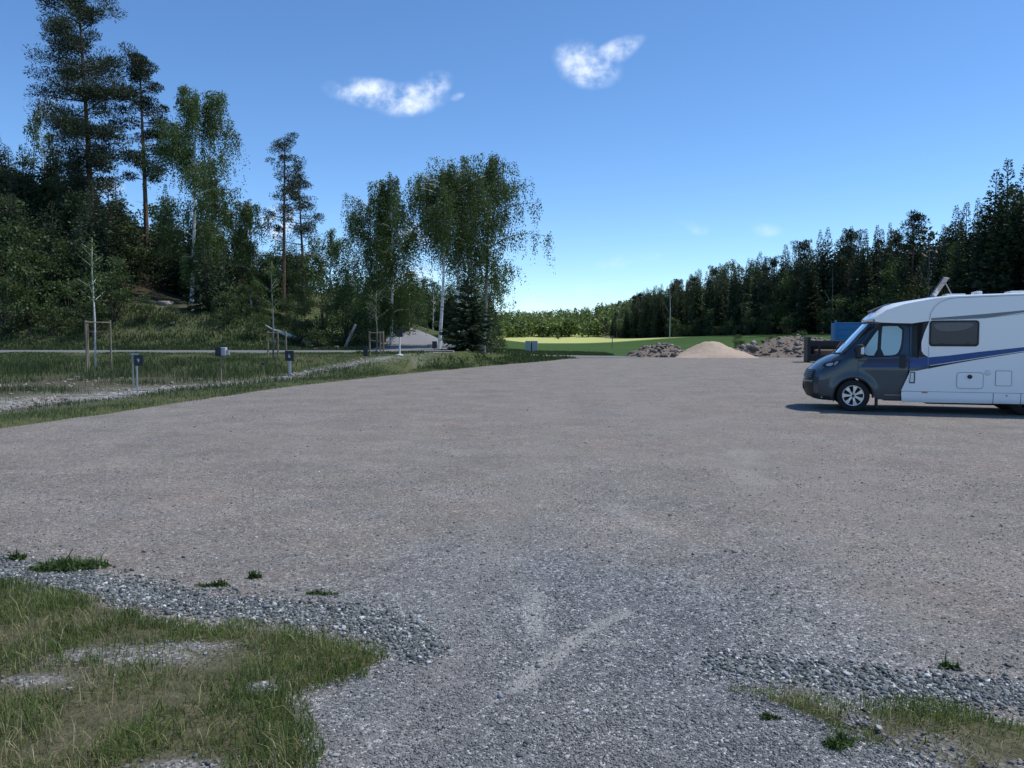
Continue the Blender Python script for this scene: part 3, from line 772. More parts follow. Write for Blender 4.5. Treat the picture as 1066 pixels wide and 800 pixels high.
def clump_cards(centers, rad, per, rs, size, flat=.6, up=.3):
    n = len(centers)
    k = rs.poisson(per, n).clip(4)
    ci = np.repeat(np.arange(n), k); m_ = len(ci)
    d = rs.standard_normal((m_, 3)); d /= np.linalg.norm(d, axis=1)[:, None]
    rr = np.asarray(rad)[ci]*rs.random(m_)**.45
    off = d*rr[:, None]*np.array([1, 1, flat])
    C = centers[ci]+off
    dr = d+np.array([0, 0, up])+rs.normal(0, .5, (m_, 3))
    ct = rs.uniform(-.2, .2, n)[ci]
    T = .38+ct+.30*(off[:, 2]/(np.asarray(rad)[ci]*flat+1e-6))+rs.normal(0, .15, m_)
    return C, dr, size*rs.uniform(.6, 1.3, m_), T

def pine_proto(h, r, base, rs, nl=48, per=60, size=.26, lean=(0, 0), dead=5, topw=.35, cr=.75):
    tb = MB()
    lx, ly_ = lean
    def tr(z): q = z/h; return Vector((lx*q**1.3+.12*math.sin(3*q+1), ly_*q, z))
    zs = np.linspace(-.8, h*.985, 12); R0 = .012*h+.03
    tb.tube([tr(z) if z > 0 else Vector((0, 0, z)) for z in zs], [R0*(1-.85*max(0, z/h)) for z in zs], 8)
    cen = []; rad = []
    for i in range(nl):
        t = base+(1-base)*((i+rs.random())/nl); z = t*h
        q = (t-base)/(1-base)
        env = (min(1, .45+q*2.2) if q < .3 else 1-(1-topw)*((q-.3)/.7)**1.3)
        Lb = r*env*rs.uniform(.45, 1.08)
        a = rs.uniform(0, 6.283); o = tr(z)
        rise = rs.uniform(-.18, .25)+.35*q
        mid = o+Vector((math.cos(a)*Lb*.55, math.sin(a)*Lb*.55, Lb*rise*.4)); end = o+Vector((math.cos(a)*Lb, math.sin(a)*Lb, Lb*rise))
        tb.tube([o, mid, end], [.012+.018*Lb, .01+.009*Lb, .008], 4, False)
        nc = max(2, int(Lb*1.7))
        for c in range(nc):
            s = (.35+.65*(c+1)/nc) if Lb > 1 else rs.uniform(.5, 1)
            p = (mid.lerp(end, (s-.55)/.45) if s > .55 else o.lerp(mid, s/.55))
            sp = .28*Lb
            p = p+Vector((rs.normal(0, sp*.6), rs.normal(0, sp*.6), rs.uniform(-.1, .25)*sp+.1))
            if c: tb.tube([o.lerp(mid, .9), p], [.015, .006], 3, False)
            cen.append(tuple(p)); rad.append(rs.uniform(.6, 1.15)*cr*(.6+.12*Lb))
    for i in range(4):
        cen.append(tuple(tr(h*.97)+Vector((rs.normal(0, .25), rs.normal(0, .25), rs.uniform(-.7, .3))))); rad.append(cr*.7)
    for i in range(dead):
        z = h*rs.uniform(base*.5, base); a = rs.uniform(0, 6.28); l_ = rs.uniform(.6, 1.6)
        tb.tube([tr(z), tr(z)+Vector((math.cos(a)*l_, math.sin(a)*l_, rs.uniform(-.4, .1)))], [.02, .006], 3, False)
    C, dr, ln, T = clump_cards(np.array(cen), rad, per, rs, size, .55, .4)
    return card_mesh('crown', C, dr, ln, ln*.28, M['pine'], rs, T), np_mesh('trunk', tb.V, tb.F, M['pinebark'])

def birch_proto(h, r, base, rs, limbs=26, strands=420, leaf=.15, weep=1.6, lean=(0, 0), trunk_r=None, bark_='birchbark', mat='birch', forked=False, perm=7.0, width=None, top_env=.25):
    tb = MB(); lx, ly_ = lean
    def tr(z): q = max(0, z/h); return Vector((lx*q+.10*math.sin(4*q), ly_*q+.08*math.cos(5*q)-.08, z))
    zs = np.linspace(-.6, h*.93, 12); R0 = trunk_r or (.008*h+.03)
    tb.tube([tr(z) for z in zs], [R0*(1-.9*max(0, z/h)) for z in zs], 8)
    nodes = []
    for i in range(limbs):
        t = base+(.95-base)*((i+rs.random())/limbs)**.9; z = t*h; o = tr(z)
        q = (t-base)/(1-base)
        env = min(1, .55+1.6*q)*(1-q**2.2)+top_env*q
        Lb = r*env*rs.uniform(.55, 1.12)*1.15
        a = rs.uniform(0, 6.283) if not forked else rs.uniform(0, 6.283)
        up = rs.uniform(.6, 1.1)
        pts = [o]; p = o.copy(); d = Vector((math.cos(a), math.sin(a), up)).normalized()
        st = Lb/5
        for s in range(6):
            p = p+d*st; d = (d+Vector((rs.normal(0, .13), rs.normal(0, .13), -.16))).normalized(); pts.append(p.copy())
            nodes.append((p.copy(), s))
        tb.tube(pts, [.010+.012*Lb*(1-s/7.) for s in range(7)], 4, False)
        for s in range(2, 7, 2):
            a2 = a+rs.choice([-1, 1])*rs.uniform(.5, 1.2); e = pts[s]+Vector((math.cos(a2), math.sin(a2), .3))*Lb*.3
            tb.tube([pts[s], e], [.012, .005], 3, False); nodes.append((e, 5)); nodes.append((pts[s].lerp(e, .5), 4))
    for i in range(6): nodes.append((tr(h*rs.uniform(.86, .99)), 4))
    wts = np.array([.4+.3*s for _, s in nodes]); wts /= wts.sum()
    pick = rs.choice(len(nodes), strands, p=wts)
    C = []; Dd = []; T = []
    for i in pick:
        p = np.array(nodes[i][0])+rs.normal(0, .22, 3)*r*.16
        l_ = rs.gamma(4, weep/4)
        if p[2]-l_ < h*base*.55: l_ = max(.3, p[2]-h*base*.55)
        n = max(4, int(l_*perm*(.14/leaf)+3)); s = rs.random(n)
        dr_ = rs.normal(0, .14, 2)+np.array([p[0], p[1]])*.02
        Q = p+np.stack([dr_[0]*s*l_, dr_[1]*s*l_, -s*l_], 1)+rs.normal(0, .045+leaf*.25, (n, 3))
        C.append(Q); Dd.append(np.stack([rs.normal(0, .55, n), rs.normal(0, .55, n), -1+rs.normal(0, .5, n)], 1))
        T.append(.42+rs.normal(0, .18)-.0*s+rs.normal(0, .15, n))
    C = np.concatenate(C); Dd = np.concatenate(Dd); T = np.concatenate(T)
    ln = leaf*rs.uniform(.7, 1.3, len(C))
    return card_mesh('crown', C, Dd, ln, ln*.62, M[mat], rs, T), np_mesh('trunk', tb.V, tb.F, M[bark_])

def bush_proto(h, r, rs, ncl=30, per=60, size=.2, mat='bush', stemb='bark', low=.1, trunk=True):
    tb = MB(); cen = []; rad = []
    for i in range(ncl):
        a = rs.uniform(0, 6.283); q = rs.random()**.5; zz = rs.uniform(low, .92)
        env = math.sin(math.pi*min(1, (zz*.85+.18)))**.6
        rr = r*q*env
        p = (math.cos(a)*rr, math.sin(a)*rr, h*zz+rs.normal(0, .03*h)); cen.append(p); rad.append(rs.uniform(.16, .34)*(r+h*.3)*.62)
        if i % 3 == 0: tb.tube([(rs.normal(0, .1), rs.normal(0, .1), -.3), (p[0]*.5, p[1]*.5, p[2]*.55), p], [.03+.006*h, .02+.003*h, .006], 4, False)
    C, dr, ln, T = clump_cards(np.array(cen), rad, per, rs, size, .85, .1)
    return card_mesh('crown', C, dr, ln, ln*.6, M[mat], rs, T), np_mesh('trunk', tb.V, tb.F, M[stemb])

def put_tree(name, proto, x, y, z=None, s=1., rz=None, label='', cat='tree', group=None, sz=None):
    if z is None: z = tz(x, y)-.05
    rz = random.uniform(0, 6.28) if rz is None else rz
    sc = (s, s, sz or s)
    o = empty(name, (x, y, z), rz, sc); tag(o, label, cat, group)
    cr, tk = proto
    link(bpy.data.objects.new('crown', cr), o); link(bpy.data.objects.new('trunk', tk), o)
    return o

exec_trees = True
ts = np.random.default_rng(21)
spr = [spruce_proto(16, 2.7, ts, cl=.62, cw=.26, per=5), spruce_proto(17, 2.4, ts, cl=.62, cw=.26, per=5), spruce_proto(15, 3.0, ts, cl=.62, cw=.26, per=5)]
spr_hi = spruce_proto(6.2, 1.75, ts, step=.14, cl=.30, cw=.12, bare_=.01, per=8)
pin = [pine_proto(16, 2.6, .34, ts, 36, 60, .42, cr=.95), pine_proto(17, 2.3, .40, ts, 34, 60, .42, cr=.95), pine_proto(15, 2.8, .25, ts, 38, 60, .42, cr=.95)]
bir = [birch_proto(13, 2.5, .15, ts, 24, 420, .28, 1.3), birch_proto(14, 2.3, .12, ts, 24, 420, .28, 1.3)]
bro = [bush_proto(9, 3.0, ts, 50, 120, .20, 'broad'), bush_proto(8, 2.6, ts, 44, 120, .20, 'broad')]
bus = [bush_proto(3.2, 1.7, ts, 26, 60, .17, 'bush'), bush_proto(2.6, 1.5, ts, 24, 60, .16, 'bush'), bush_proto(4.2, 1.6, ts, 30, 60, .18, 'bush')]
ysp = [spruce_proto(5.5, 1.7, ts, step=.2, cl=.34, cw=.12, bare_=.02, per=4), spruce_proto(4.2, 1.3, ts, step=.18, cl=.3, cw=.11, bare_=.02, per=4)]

def place(name, proto, hproto, px, Y, py_top, label, cat='tree', group=None, py_base=None, rz=None, wide=1.):
    """stand a tree of true height so that its top reaches a measured level"""
    x = (px-533)/830*Y*1.0
    x = at(px, 350, Y).x
    zb = tz(x, Y)-.05
    top = at(px, py_top, Y).z
    s = (top-zb)/hproto
    return put_tree(name, proto, x, Y, zb, s*wide, rz, label, cat, group, sz=s)

# hero trees on the left
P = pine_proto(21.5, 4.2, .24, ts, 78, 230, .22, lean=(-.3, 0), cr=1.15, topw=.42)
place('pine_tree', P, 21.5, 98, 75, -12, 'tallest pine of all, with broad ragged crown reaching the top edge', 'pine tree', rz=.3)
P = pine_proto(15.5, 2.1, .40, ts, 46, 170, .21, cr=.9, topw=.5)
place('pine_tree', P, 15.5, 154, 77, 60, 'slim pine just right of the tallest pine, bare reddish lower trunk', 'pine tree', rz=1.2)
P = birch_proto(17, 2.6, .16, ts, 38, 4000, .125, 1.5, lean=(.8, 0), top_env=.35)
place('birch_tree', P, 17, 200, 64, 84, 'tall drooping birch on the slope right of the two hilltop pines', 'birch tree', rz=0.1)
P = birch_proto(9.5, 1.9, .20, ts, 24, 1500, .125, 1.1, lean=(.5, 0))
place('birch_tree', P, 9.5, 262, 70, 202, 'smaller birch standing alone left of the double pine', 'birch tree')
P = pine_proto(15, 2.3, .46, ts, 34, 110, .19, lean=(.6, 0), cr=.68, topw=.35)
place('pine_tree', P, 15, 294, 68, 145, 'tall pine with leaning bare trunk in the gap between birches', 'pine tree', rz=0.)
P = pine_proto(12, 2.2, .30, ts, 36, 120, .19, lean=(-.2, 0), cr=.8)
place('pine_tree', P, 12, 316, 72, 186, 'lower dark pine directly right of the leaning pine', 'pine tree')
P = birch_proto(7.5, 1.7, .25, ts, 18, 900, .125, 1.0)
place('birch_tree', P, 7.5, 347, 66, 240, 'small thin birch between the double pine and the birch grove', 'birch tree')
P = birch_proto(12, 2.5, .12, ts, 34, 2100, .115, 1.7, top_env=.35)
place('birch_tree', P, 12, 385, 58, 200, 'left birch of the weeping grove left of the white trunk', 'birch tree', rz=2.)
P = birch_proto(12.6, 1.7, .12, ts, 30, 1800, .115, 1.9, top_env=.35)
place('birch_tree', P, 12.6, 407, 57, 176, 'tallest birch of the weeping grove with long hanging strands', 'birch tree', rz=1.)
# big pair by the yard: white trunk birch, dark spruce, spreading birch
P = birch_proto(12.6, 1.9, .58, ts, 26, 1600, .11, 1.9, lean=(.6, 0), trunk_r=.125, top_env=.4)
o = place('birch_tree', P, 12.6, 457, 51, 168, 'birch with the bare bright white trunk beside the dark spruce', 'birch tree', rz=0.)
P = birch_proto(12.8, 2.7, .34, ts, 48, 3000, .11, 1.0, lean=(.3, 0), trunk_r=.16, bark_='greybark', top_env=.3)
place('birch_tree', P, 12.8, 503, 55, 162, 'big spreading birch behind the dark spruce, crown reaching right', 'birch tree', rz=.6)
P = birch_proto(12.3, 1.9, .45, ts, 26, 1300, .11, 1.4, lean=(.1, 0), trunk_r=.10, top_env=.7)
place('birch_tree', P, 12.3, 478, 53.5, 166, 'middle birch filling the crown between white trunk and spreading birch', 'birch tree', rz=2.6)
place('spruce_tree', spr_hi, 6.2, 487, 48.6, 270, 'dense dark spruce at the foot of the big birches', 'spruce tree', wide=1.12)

# spruces and background trees on the hill
hl = [
 ('spruce_tree', spr[0], 16, 62, 80, 138, 'dark bushy spruce left of the tallest pine trunk', 1.1),
 ('spruce_tree', spr[2], 15, 84, 84, 150, 'dark spruce hidden behind the tallest pine trunk', 1.1),
 ('spruce_tree', spr[1], 17, 40, 78, 168, 'hilltop spruce second from the left edge', 1.2),
 ('spruce_tree', spr[2], 15, 14, 74, 196, 'hilltop spruce at the far left edge', 1.1),
 ('spruce_tree', spr[0], 16, 124, 86, 206, 'small pointed spruce between the two hilltop pines', .8),
 ('spruce_tree', spr[1], 17, 108, 82, 222, 'short spruce right beside the tallest pine trunk', .9),
 ('birch_tree', bir[0], 13, 50, 84, 108, 'sparse birch whose top shows left of the tallest pine', .8),
 ('spruce_tree', spr[0], 16, 176, 76, 190, 'dark spruce between slim pine and tall drooping birch', .9),
 ('spruce_tree', spr[2], 15, 206, 68, 214, 'dark spruce behind the foot of the tall drooping birch', .9),
 ('spruce_tree', ysp[0], 5.5, 214, 59, 252, 'young spruce low on the slope under the tall birch', .95),
 ('spruce_tree', ysp[1], 4.2, 234, 62, 262, 'young spruce at the right foot of the tall birch', .95),
 ('birch_tree', bir[1], 14, 222, 72, 150, 'thin birch leaning out right of the tall birch crown', .7),
 ('birch_tree', bir[0], 13, 282, 82, 262, 'low birch behind the leaning pine trunk', .9),
 ('broadleaf_tree', bro[0], 9, 336, 62, 288, 'bright green leafy tree low between pines and grove', .95),
 ('broadleaf_tree', bro[1], 8, 360, 66, 276, 'leafy tree behind the left side of the weeping grove', .95),
 ('broadleaf_tree', bro[0], 9, 318, 74, 282, 'dark leafy tree under the lower dark pine', 1.),
 ('broadleaf_tree', bro[1], 8, 300, 60, 306, 'low leafy tree behind the middle staked sapling', 1.),
 ('broadleaf_tree', bro[0], 9, 268, 60, 292, 'low leafy tree on the bank under the lone birch', .95),
 ('broadleaf_tree', bro[1], 8, 384, 54, 300, 'leafy undergrowth tree at the foot of the weeping grove', .9),
 ('broadleaf_tree', bro[0], 9, 398, 62, 292, 'leafy undergrowth tree beside the climbing side road', .75),
 ('pine_tree', pin[0], 16, 428, 150, 284, 'far pine seen above the climbing side road, left one', 1.1),
 ('pine_tree', pin[2], 15, 442, 145, 292, 'far pine seen above the climbing side road, right one', 1.1),
 ('spruce_tree', spr[0], 16, 418, 150, 290, 'far spruce left of the two pines above the side road', 1.2),
 ('spruce_tree', spr[2], 15, 452, 140, 300, 'far spruce right behind the white birch trunk', 1.3),
 ('spruce_tree', spr[1], 17, 468, 140, 296, 'far spruce between white birch trunk and dark spruce', 1.3),
 ('broadleaf_tree', bro[0], 9, 506, 66, 318, 'dark rounded tree right behind the dark spruce', .8),
 ('broadleaf_tree', bro[1], 8, 514, 84, 326, 'lowest dark rounded tree where the grove ends on the right', .85),
]
for (nm, pr, hp, px, Y, pt, lb, wd) in hl:
    place(nm, pr, hp, px, Y, pt, lb, nm.split('_')[0]+' tree', wide=wd)
# wooded slope: shrubs and small spruces shading the hillside
ls = np.random.default_rng(5)
cnt = 0
for i in range(150):
    px = ls.uniform(-40, 250); Y = ls.uniform(57, 82)
    if px > 130 and Y < 60+ (px-130)*.0: continue
    x = at(px, 350, Y).x
    if px > 125 and Y < 64+(px-125)*.05: continue
    if px < 110 or ls.random() < .6:
        k = ls.integers(0, 5)
        pr, nm, lb, ct = [(bus[0], 'shrub', 'dark shrub crowding the wooded hillside behind the road', 'shrub'), (bus[1], 'shrub', 'dark shrub crowding the wooded hillside behind the road', 'shrub'), (bus[2], 'shrub', 'dark shrub crowding the wooded hillside behind the road', 'shrub'),
                          (ysp[0], 'young_spruce', 'young spruce crowding the wooded hillside behind the road', 'spruce tree'), (ysp[1], 'young_spruce', 'young spruce crowding the wooded hillside behind the road', 'spruce tree')][k]
        put_tree(nm, pr, x, Y, None, ls.uniform(.8, 1.5), None, lb, ct, 'undergrowth on the wooded hillside')
for i in range(34):     # behind the hill crest, closing the wood
    px = ls.uniform(-60, 140); Y = ls.uniform(84, 100); x = at(px, 350, Y).x
    zb = tz(x, Y)-.05; top = at(px, float(np.interp(px, [-60, 0, 30, 50, 70, 110, 140], [225, 205, 192, 172, 165, 200, 232]))+ls.uniform(0, 14), Y).z
    if top-zb < 2.5: continue
    put_tree('spruce_tree', spr[i % 3], x, Y, zb, (top-zb)/16*1.35, None, 'dark spruce in the mass of trees over the left hill crest', 'spruce tree', 'spruces on the left hill crest', sz=(top-zb)/16)
for i in range(36):     # belt behind the grove
    px = 235+i*8+ls.normal(0, 3); Y = ls.uniform(78, 128); x = at(px, 350, Y).x
    pr = [bro[0], bro[1], spr[0], bir[0]][i % 4]; hp = [9, 8, 16, 13][i % 4]
    if 425 < px < 520 and Y < 112: Y = 132.; x = at(px, 350, Y).x
    top = at(px, ls.uniform(286, 306) if px > 300 else ls.uniform(268, 296), Y).z; zb = tz(x, Y)
    nm = ['broadleaf_tree', 'broadleaf_tree', 'spruce_tree', 'birch_tree'][i % 4]
    put_tree(nm, pr, x, Y, zb-.05, (top-zb)/hp*1.25, None, {'broadleaf_tree': 'rounded leafy tree in the dark belt behind the roadside trees', 'spruce_tree': 'spruce in the dark belt behind the roadside trees', 'birch_tree': 'birch in the dark belt behind the roadside trees'}[nm], nm.split('_')[0]+' tree', 'tree belt behind the roadside trees', sz=(top-zb)/hp)
for i in range(34):     # thicket on the right flank of the hill
    px = ls.uniform(215, 320); Y = ls.uniform(70, 104); x = at(px, 350, Y).x
    pr = [bro[1], ysp[0], bus[2], bro[0]][i % 4]; nm = ['broadleaf_tree', 'young_spruce', 'shrub', 'broadleaf_tree'][i % 4]
    put_tree(nm, pr, x, Y, None, {0: .42, 1: .75, 2: 1.1, 3: .38}[i % 4]*ls.uniform(.8, 1.2), None, {'broadleaf_tree': 'small leafy tree in the thicket on the right flank of the hill', 'young_spruce': 'young spruce in the thicket on the right flank of the hill', 'shrub': 'shrub in the thicket on the right flank of the hill'}[nm], {'broadleaf_tree': 'broadleaf tree', 'young_spruce': 'spruce tree', 'shrub': 'shrub'}[nm], 'thicket on the right flank of the hill')
for i, (px, Y, s) in enumerate([(266, 55, .6), (334, 54, .7), (352, 55, .9), (372, 54, .8), (388, 52.5, .6), (312, 56, .7), (238, 57, .7), (250, 60, 1.0), (150, 56, .5), (180, 56, .45), (60, 54, .9), (30, 55, 1.1), (95, 54, .8), (72, 56, 1.2), (118, 56, .9), (8, 54, 1.2), (510, 62, .9), (498, 60, .7)]):
    x = at(px, 350, Y).x
    put_tree('shrub', bus[i % 3], x, Y, None, s, None, 'low shrub at the foot of the trees along the road', 'shrub', 'shrubs along the road bank')

# ------------------------------------------------------------------ forest on the right
fs = np.random.default_rng(9)
def skyline(px):   # treeline level measured along the ridge of the forest
    return np.interp(px, [620, 640, 662, 700, 740, 770, 800, 838, 870, 900, 930, 960, 1000, 1022, 1045, 1075, 1200], [338, 326, 305, 290, 276, 268, 261, 246, 236, 234, 230, 224, 214, 196, 172, 168, 150])
rows = []
y = 66.
while y < 385:
    rows.append((46.5+fs.normal(0, 1.2)+(1.5 if y < 90 else 0), y)); y += 2.5+.009*y*fs.uniform(.5, 1.3)
nf = len(rows)
y = 68.
while y < 380:
    rows.append((51+fs.normal(0, 1.4), y)); y += 3.2+.014*y*fs.uniform(.5, 1.3)
y = 72.
while y < 330:
    rows.append((58+fs.normal(0, 2.), y)); y += 4.2+.02*y*fs.uniform(.5, 1.3)
for (x, y) in rows:
    px = 533+830*x/y
    zb = tz(x, y)-.1
    want = at(px, float(skyline(px)), y).z-zb
    h = want*fs.uniform(.86, 1.03)
    h = min(max(h, 6.0), 24)
    k = fs.random()
    if px > 820 and x < 49 and fs.random() < .22: nm, i, hp, pr = 'broadleaf_tree', fs.integers(0, 2), None, bro; h *= .72
    elif k < .84: nm, i, hp, pr = 'spruce_tree', fs.integers(0, 3), None, spr
    elif k < .93: nm, i, hp, pr = 'pine_tree', fs.integers(0, 3), None, pin
    else: nm, i, hp, pr = 'birch_tree', fs.integers(0, 2), None, bir
    hp = {'spruce_tree': (16, 17, 15), 'pine_tree': (16, 17, 15), 'birch_tree': (13, 14), 'broadleaf_tree': (9, 8)}[nm][i]
    s = h/hp
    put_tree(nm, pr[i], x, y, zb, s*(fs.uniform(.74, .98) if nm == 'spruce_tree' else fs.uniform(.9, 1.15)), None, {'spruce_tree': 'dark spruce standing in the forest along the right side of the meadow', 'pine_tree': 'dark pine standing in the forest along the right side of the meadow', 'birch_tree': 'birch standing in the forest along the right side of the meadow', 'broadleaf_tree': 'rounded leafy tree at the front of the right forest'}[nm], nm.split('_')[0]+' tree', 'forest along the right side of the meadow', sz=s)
# shrubs at the forest foot
for i in range(46):
    y = 66+i*3.4+fs.normal(0, 1); x = 44.5+fs.normal(0, .8)
    put_tree('shrub', bus[i % 3], x, y, None, fs.uniform(.8, 1.5), None, 'dark shrub at the foot of the right forest', 'shrub', 'shrubs at the foot of the right forest')

def merged_trees(n, posf, rs, per, size, mat, hr, wr, label, name, cat='forest', conic=.5):
    C = []; Dd = []; T = []; LN = []; tb = MB()
    for i in range(n):
        x, y = posf(rs); z = tz(x, y); h = rs.uniform(*hr); r = h*rs.uniform(*wr); sp = rs.random() < conic
        k = per; q = rs.random(k)
        if sp: zz = q**1.25; env = (1-zz)**.85
        else: zz = .18+.8*q; env = np.sin(np.pi*np.clip(zz*.9+.08, 0, 1))**.6
        a = rs.uniform(0, 6.283, k); rr = r*env*rs.uniform(.55, 1.05, k)
        C.append(np.stack([x+np.cos(a)*rr, y+np.sin(a)*rr, z+zz*h], 1))
        Dd.append(np.stack([np.cos(a), np.sin(a), rs.uniform(-.6, .6, k)], 1)+rs.normal(0, .4, (k, 3)))
        ct = (.25 if sp else .6)+rs.normal(0, .1)
        T.append(ct+.25*(zz-.5)*0+rs.normal(0, .14, k)); LN.append(size*rs.uniform(.6, 1.3, k))
        tb.tube([(x, y, z-.5), (x, y, z+h*.9)], [.2, .05], 3, False)
    C = np.concatenate(C); Dd = np.concatenate(Dd); T = np.concatenate(T); LN = np.concatenate(LN)
    me = card_mesh(name, C, Dd, LN, LN*.6, M[mat], rs, T)
    o = link(bpy.data.objects.new(name, me)); tag(o, label, cat, kind='stuff')
    t = link(bpy.data.objects.new('trunks', np_mesh('trunks', tb.V, tb.F, M['bark'])), o); t['kind'] = 'stuff'
    return o
for (px, Y, tp, lb) in ((1044, 76, 163, 'tallest spruce of the right forest, close to the right edge of the picture'), (1029, 79, 176, 'tall spruce left of the tallest one of the right forest'), (1063, 74, 170, 'tall spruce cut by the right edge of the picture')):
    place('spruce_tree', spr[0 if px == 1044 else 2], 16 if px == 1044 else 15, px, Y, tp, lb, 'spruce tree')
# deep wood behind the front rows on the right slope
def pos_r(rs):
    y = rs.uniform(70, 330); return 64+rs.random()**1.2*70+.05*y, y
merged_trees(430, pos_r, np.random.default_rng(31), 260, .85, 'spruce', (11, 15), (.13, .19), 'dark closed forest rising behind the front rows on the right', 'forest_mass', conic=.7)
def pos_f(rs):
    y = 470+rs.random()**1.3*330; return rs.uniform(-.22, .32)*y, y
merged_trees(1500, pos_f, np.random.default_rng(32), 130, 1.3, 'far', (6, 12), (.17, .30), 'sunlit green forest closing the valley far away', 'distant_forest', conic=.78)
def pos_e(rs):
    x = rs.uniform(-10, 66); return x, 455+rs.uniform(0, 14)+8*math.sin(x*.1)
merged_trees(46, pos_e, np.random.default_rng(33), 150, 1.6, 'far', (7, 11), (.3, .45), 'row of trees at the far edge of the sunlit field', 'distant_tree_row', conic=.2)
# single dark tree in the far field and pale dead birch
place('broadleaf_tree', bro[0], 9, 581, 380, 346.0, 'small dark round tree standing alone in the sunlit far field', 'broadleaf tree', wide=1.5)
def snag(x, y, h, label, lean=.3, rk=1.):
    t = empty('dead_tree', (x, y, tz(x, y)-.1)); tag(t, label, 'dead tree')
    mb = MB(); mb.tube([(0, 0, -.3), (lean*.3, 0, h*.5), (-lean*.2, 0, h)], [.10*rk, .075*rk, .02], 7)
    mb.build('trunk', M['greybark'] if rk < 1 else M['birchbark'], t)
    mb = MB(); mb.tube([(lean*.3, 0, h*.45), (-.9, 0, h*.62), (-1.2, 0, h*.70)], [.045*rk, .03*rk, .01], 5, False); mb.tube([(0, 0, h*.7), (.5, 0, h*.82)], [.03*rk, .01], 5, False)
    mb.build('limb', M['greybark'], t)
q = at(697, 350, 165); snag(q.x, 165, 11.2, 'bare pale dead birch standing out before the right forest')
q = at(870, 350, 110); snag(q.x-.6, 110, 9, 'thin pale trunk in the right forest above the blue trailer', .1, .6)
q = at(987, 350, 90); snag(q.x-2.4, 90, 11, 'thin pale trunk in the right forest above the camper roof', .2, .6)

# ------------------------------------------------------------------ staked saplings
def sapling(px, Y, label, hs, hstake, stakes, bars, crown_n, trunk_r=.04, white=False):
    x = at(px, 350, Y).x; z = tz(x, Y)
    t = empty('staked_sapling', (x, Y, z-.03)); tag(t, label, 'young tree', 'staked saplings between yard and road')
    mb = MB(); mb.tube([(0, 0, -.2), (.03, 0, hs*.4), (-.02, 0, hs*.75), (.02, 0, hs)], [trunk_r, trunk_r*.8, trunk_r*.5, .008], 7)
    C = []; rs_ = np.random.default_rng(int(px))
    for i in range(16):
        zz = hs*rs_.uniform(.5, .97); a = rs_.uniform(0, 6.28); l_ = .25+.5*(1-zz/hs)+rs_.uniform(0, .3)
        e = Vector((math.cos(a)*l_, math.sin(a)*l_, zz+l_*.7)); mb.tube([(0, 0, zz), e], [.012, .004], 3, False)
        k = crown_n//16; s = rs_.random(k)[:, None]
        C.append(np.array([0, 0, zz])+s*(np.array(e)-np.array([0, 0, zz]))+rs_.normal(0, .10, (k, 3)))
    mb.build('trunk', M['birchbark'] if white else M['greybark'], t, True)
    C = np.concatenate(C); D_ = rs_.standard_normal(C.shape); D_[:, 2] -= .5
    link(bpy.data.objects.new('crown', card_mesh('crown', C, D_, .10, .07, M['birch'], rs_)), t)
    for (sx, sy) in stakes:
        b = MB(); b.tube([(sx, sy, -.4), (sx, sy, hstake)], .04, 7); b.build('stake', M['stake'], t)
    for (a, b_) in bars:
        pa = stakes[a]; pb = stakes[b_]
        b = MB(); b.tube([(pa[0], pa[1]-.035, hstake-.08), (pb[0], pb[1]-.035, hstake-.09)], .028, 6); b.build('crossbar', M['stake'], t)
    b = MB(); b.tube([(stakes[0][0], stakes[0][1], hstake-.45), (0, 0, hstake-.5), (stakes[-1][0], stakes[-1][1], hstake-.45)], .018, 5); b.build('tie_strap', M['stake'], t)
    return t
sapling(98.5, 33.5, 'staked sapling with a thick pale trunk, nearest the left edge', 5.6, 2.15, [(-.45, .3), (-.12, -.45), (.62, .1)], [(0, 1), (1, 2), (0, 2)], 420, .045, True)
sapling(284, 37.5, 'staked sapling in front of the fallen white log', 4.6, 1.35, [(-.33, .3), (.1, .45), (.60, .05)], [(0, 1), (1, 2), (0, 2)], 320, .045)
sapling(392, 39.3, 'staked sapling in front of the climbing side road', 3.2, 1.25, [(-.38, .2), (.1, .5), (.33, .0)], [(0, 1), (1, 2), (0, 2)], 160, .03)
# leaning cut pole and fallen log beyond the road
p = at(357, 350, 52); zt = tz(p.x, 52)
mb = MB(); mb.tube([(p.x-.1, 52, zt-.3), (p.x+.3, 52.1, zt+.6), (p.x+.78, 52.3, zt+1.7)], [.11, .10, .08], 8)
tag(mb.build('leaning_trunk', M['greybark'], None, True), 'grey cut trunk leaning among the bushes beyond the road', 'trunk')
Yl = min(np.arange(48.5, 60, .25), key=lambda Y_: abs(tz(at(320, 350, Y_).x, Y_)-at(320, 359.5, Y_).z))
p1 = at(320, 359.5, Yl); p0 = at(277, 342.5, Yl+.3); zt = tz(p1.x, Yl)
print('log', Yl, zt, p1.z)
lg = empty('fallen_log', (p1.x, Yl, zt)); tag(lg, 'fallen white birch log sloping down beside the road', 'log')
d = Vector((p0.x-p1.x, .3, p0.z-p1.z))*.78
A = Vector((0, 0, .17)); mb = MB()
mb.tube([A, A+d*.25+Vector((0, 0, -.03)), A+d*.6, A+d*.95], [.155, .165, .15, .11], 10); mb.build('trunk', M['wpost'], lg, True)
mb = MB(); mb.tube([A+d*.17, A+d*.23], [.175, .175], 10); mb.build('bark_band', M['dark'], lg)
mb = MB(); mb.tube([A+d*.85, A+d*1.12, A+d*1.3+Vector((0, 0, .1))], [.07, .05, .03], 6); mb.build('limb', M['birchbark'], lg)

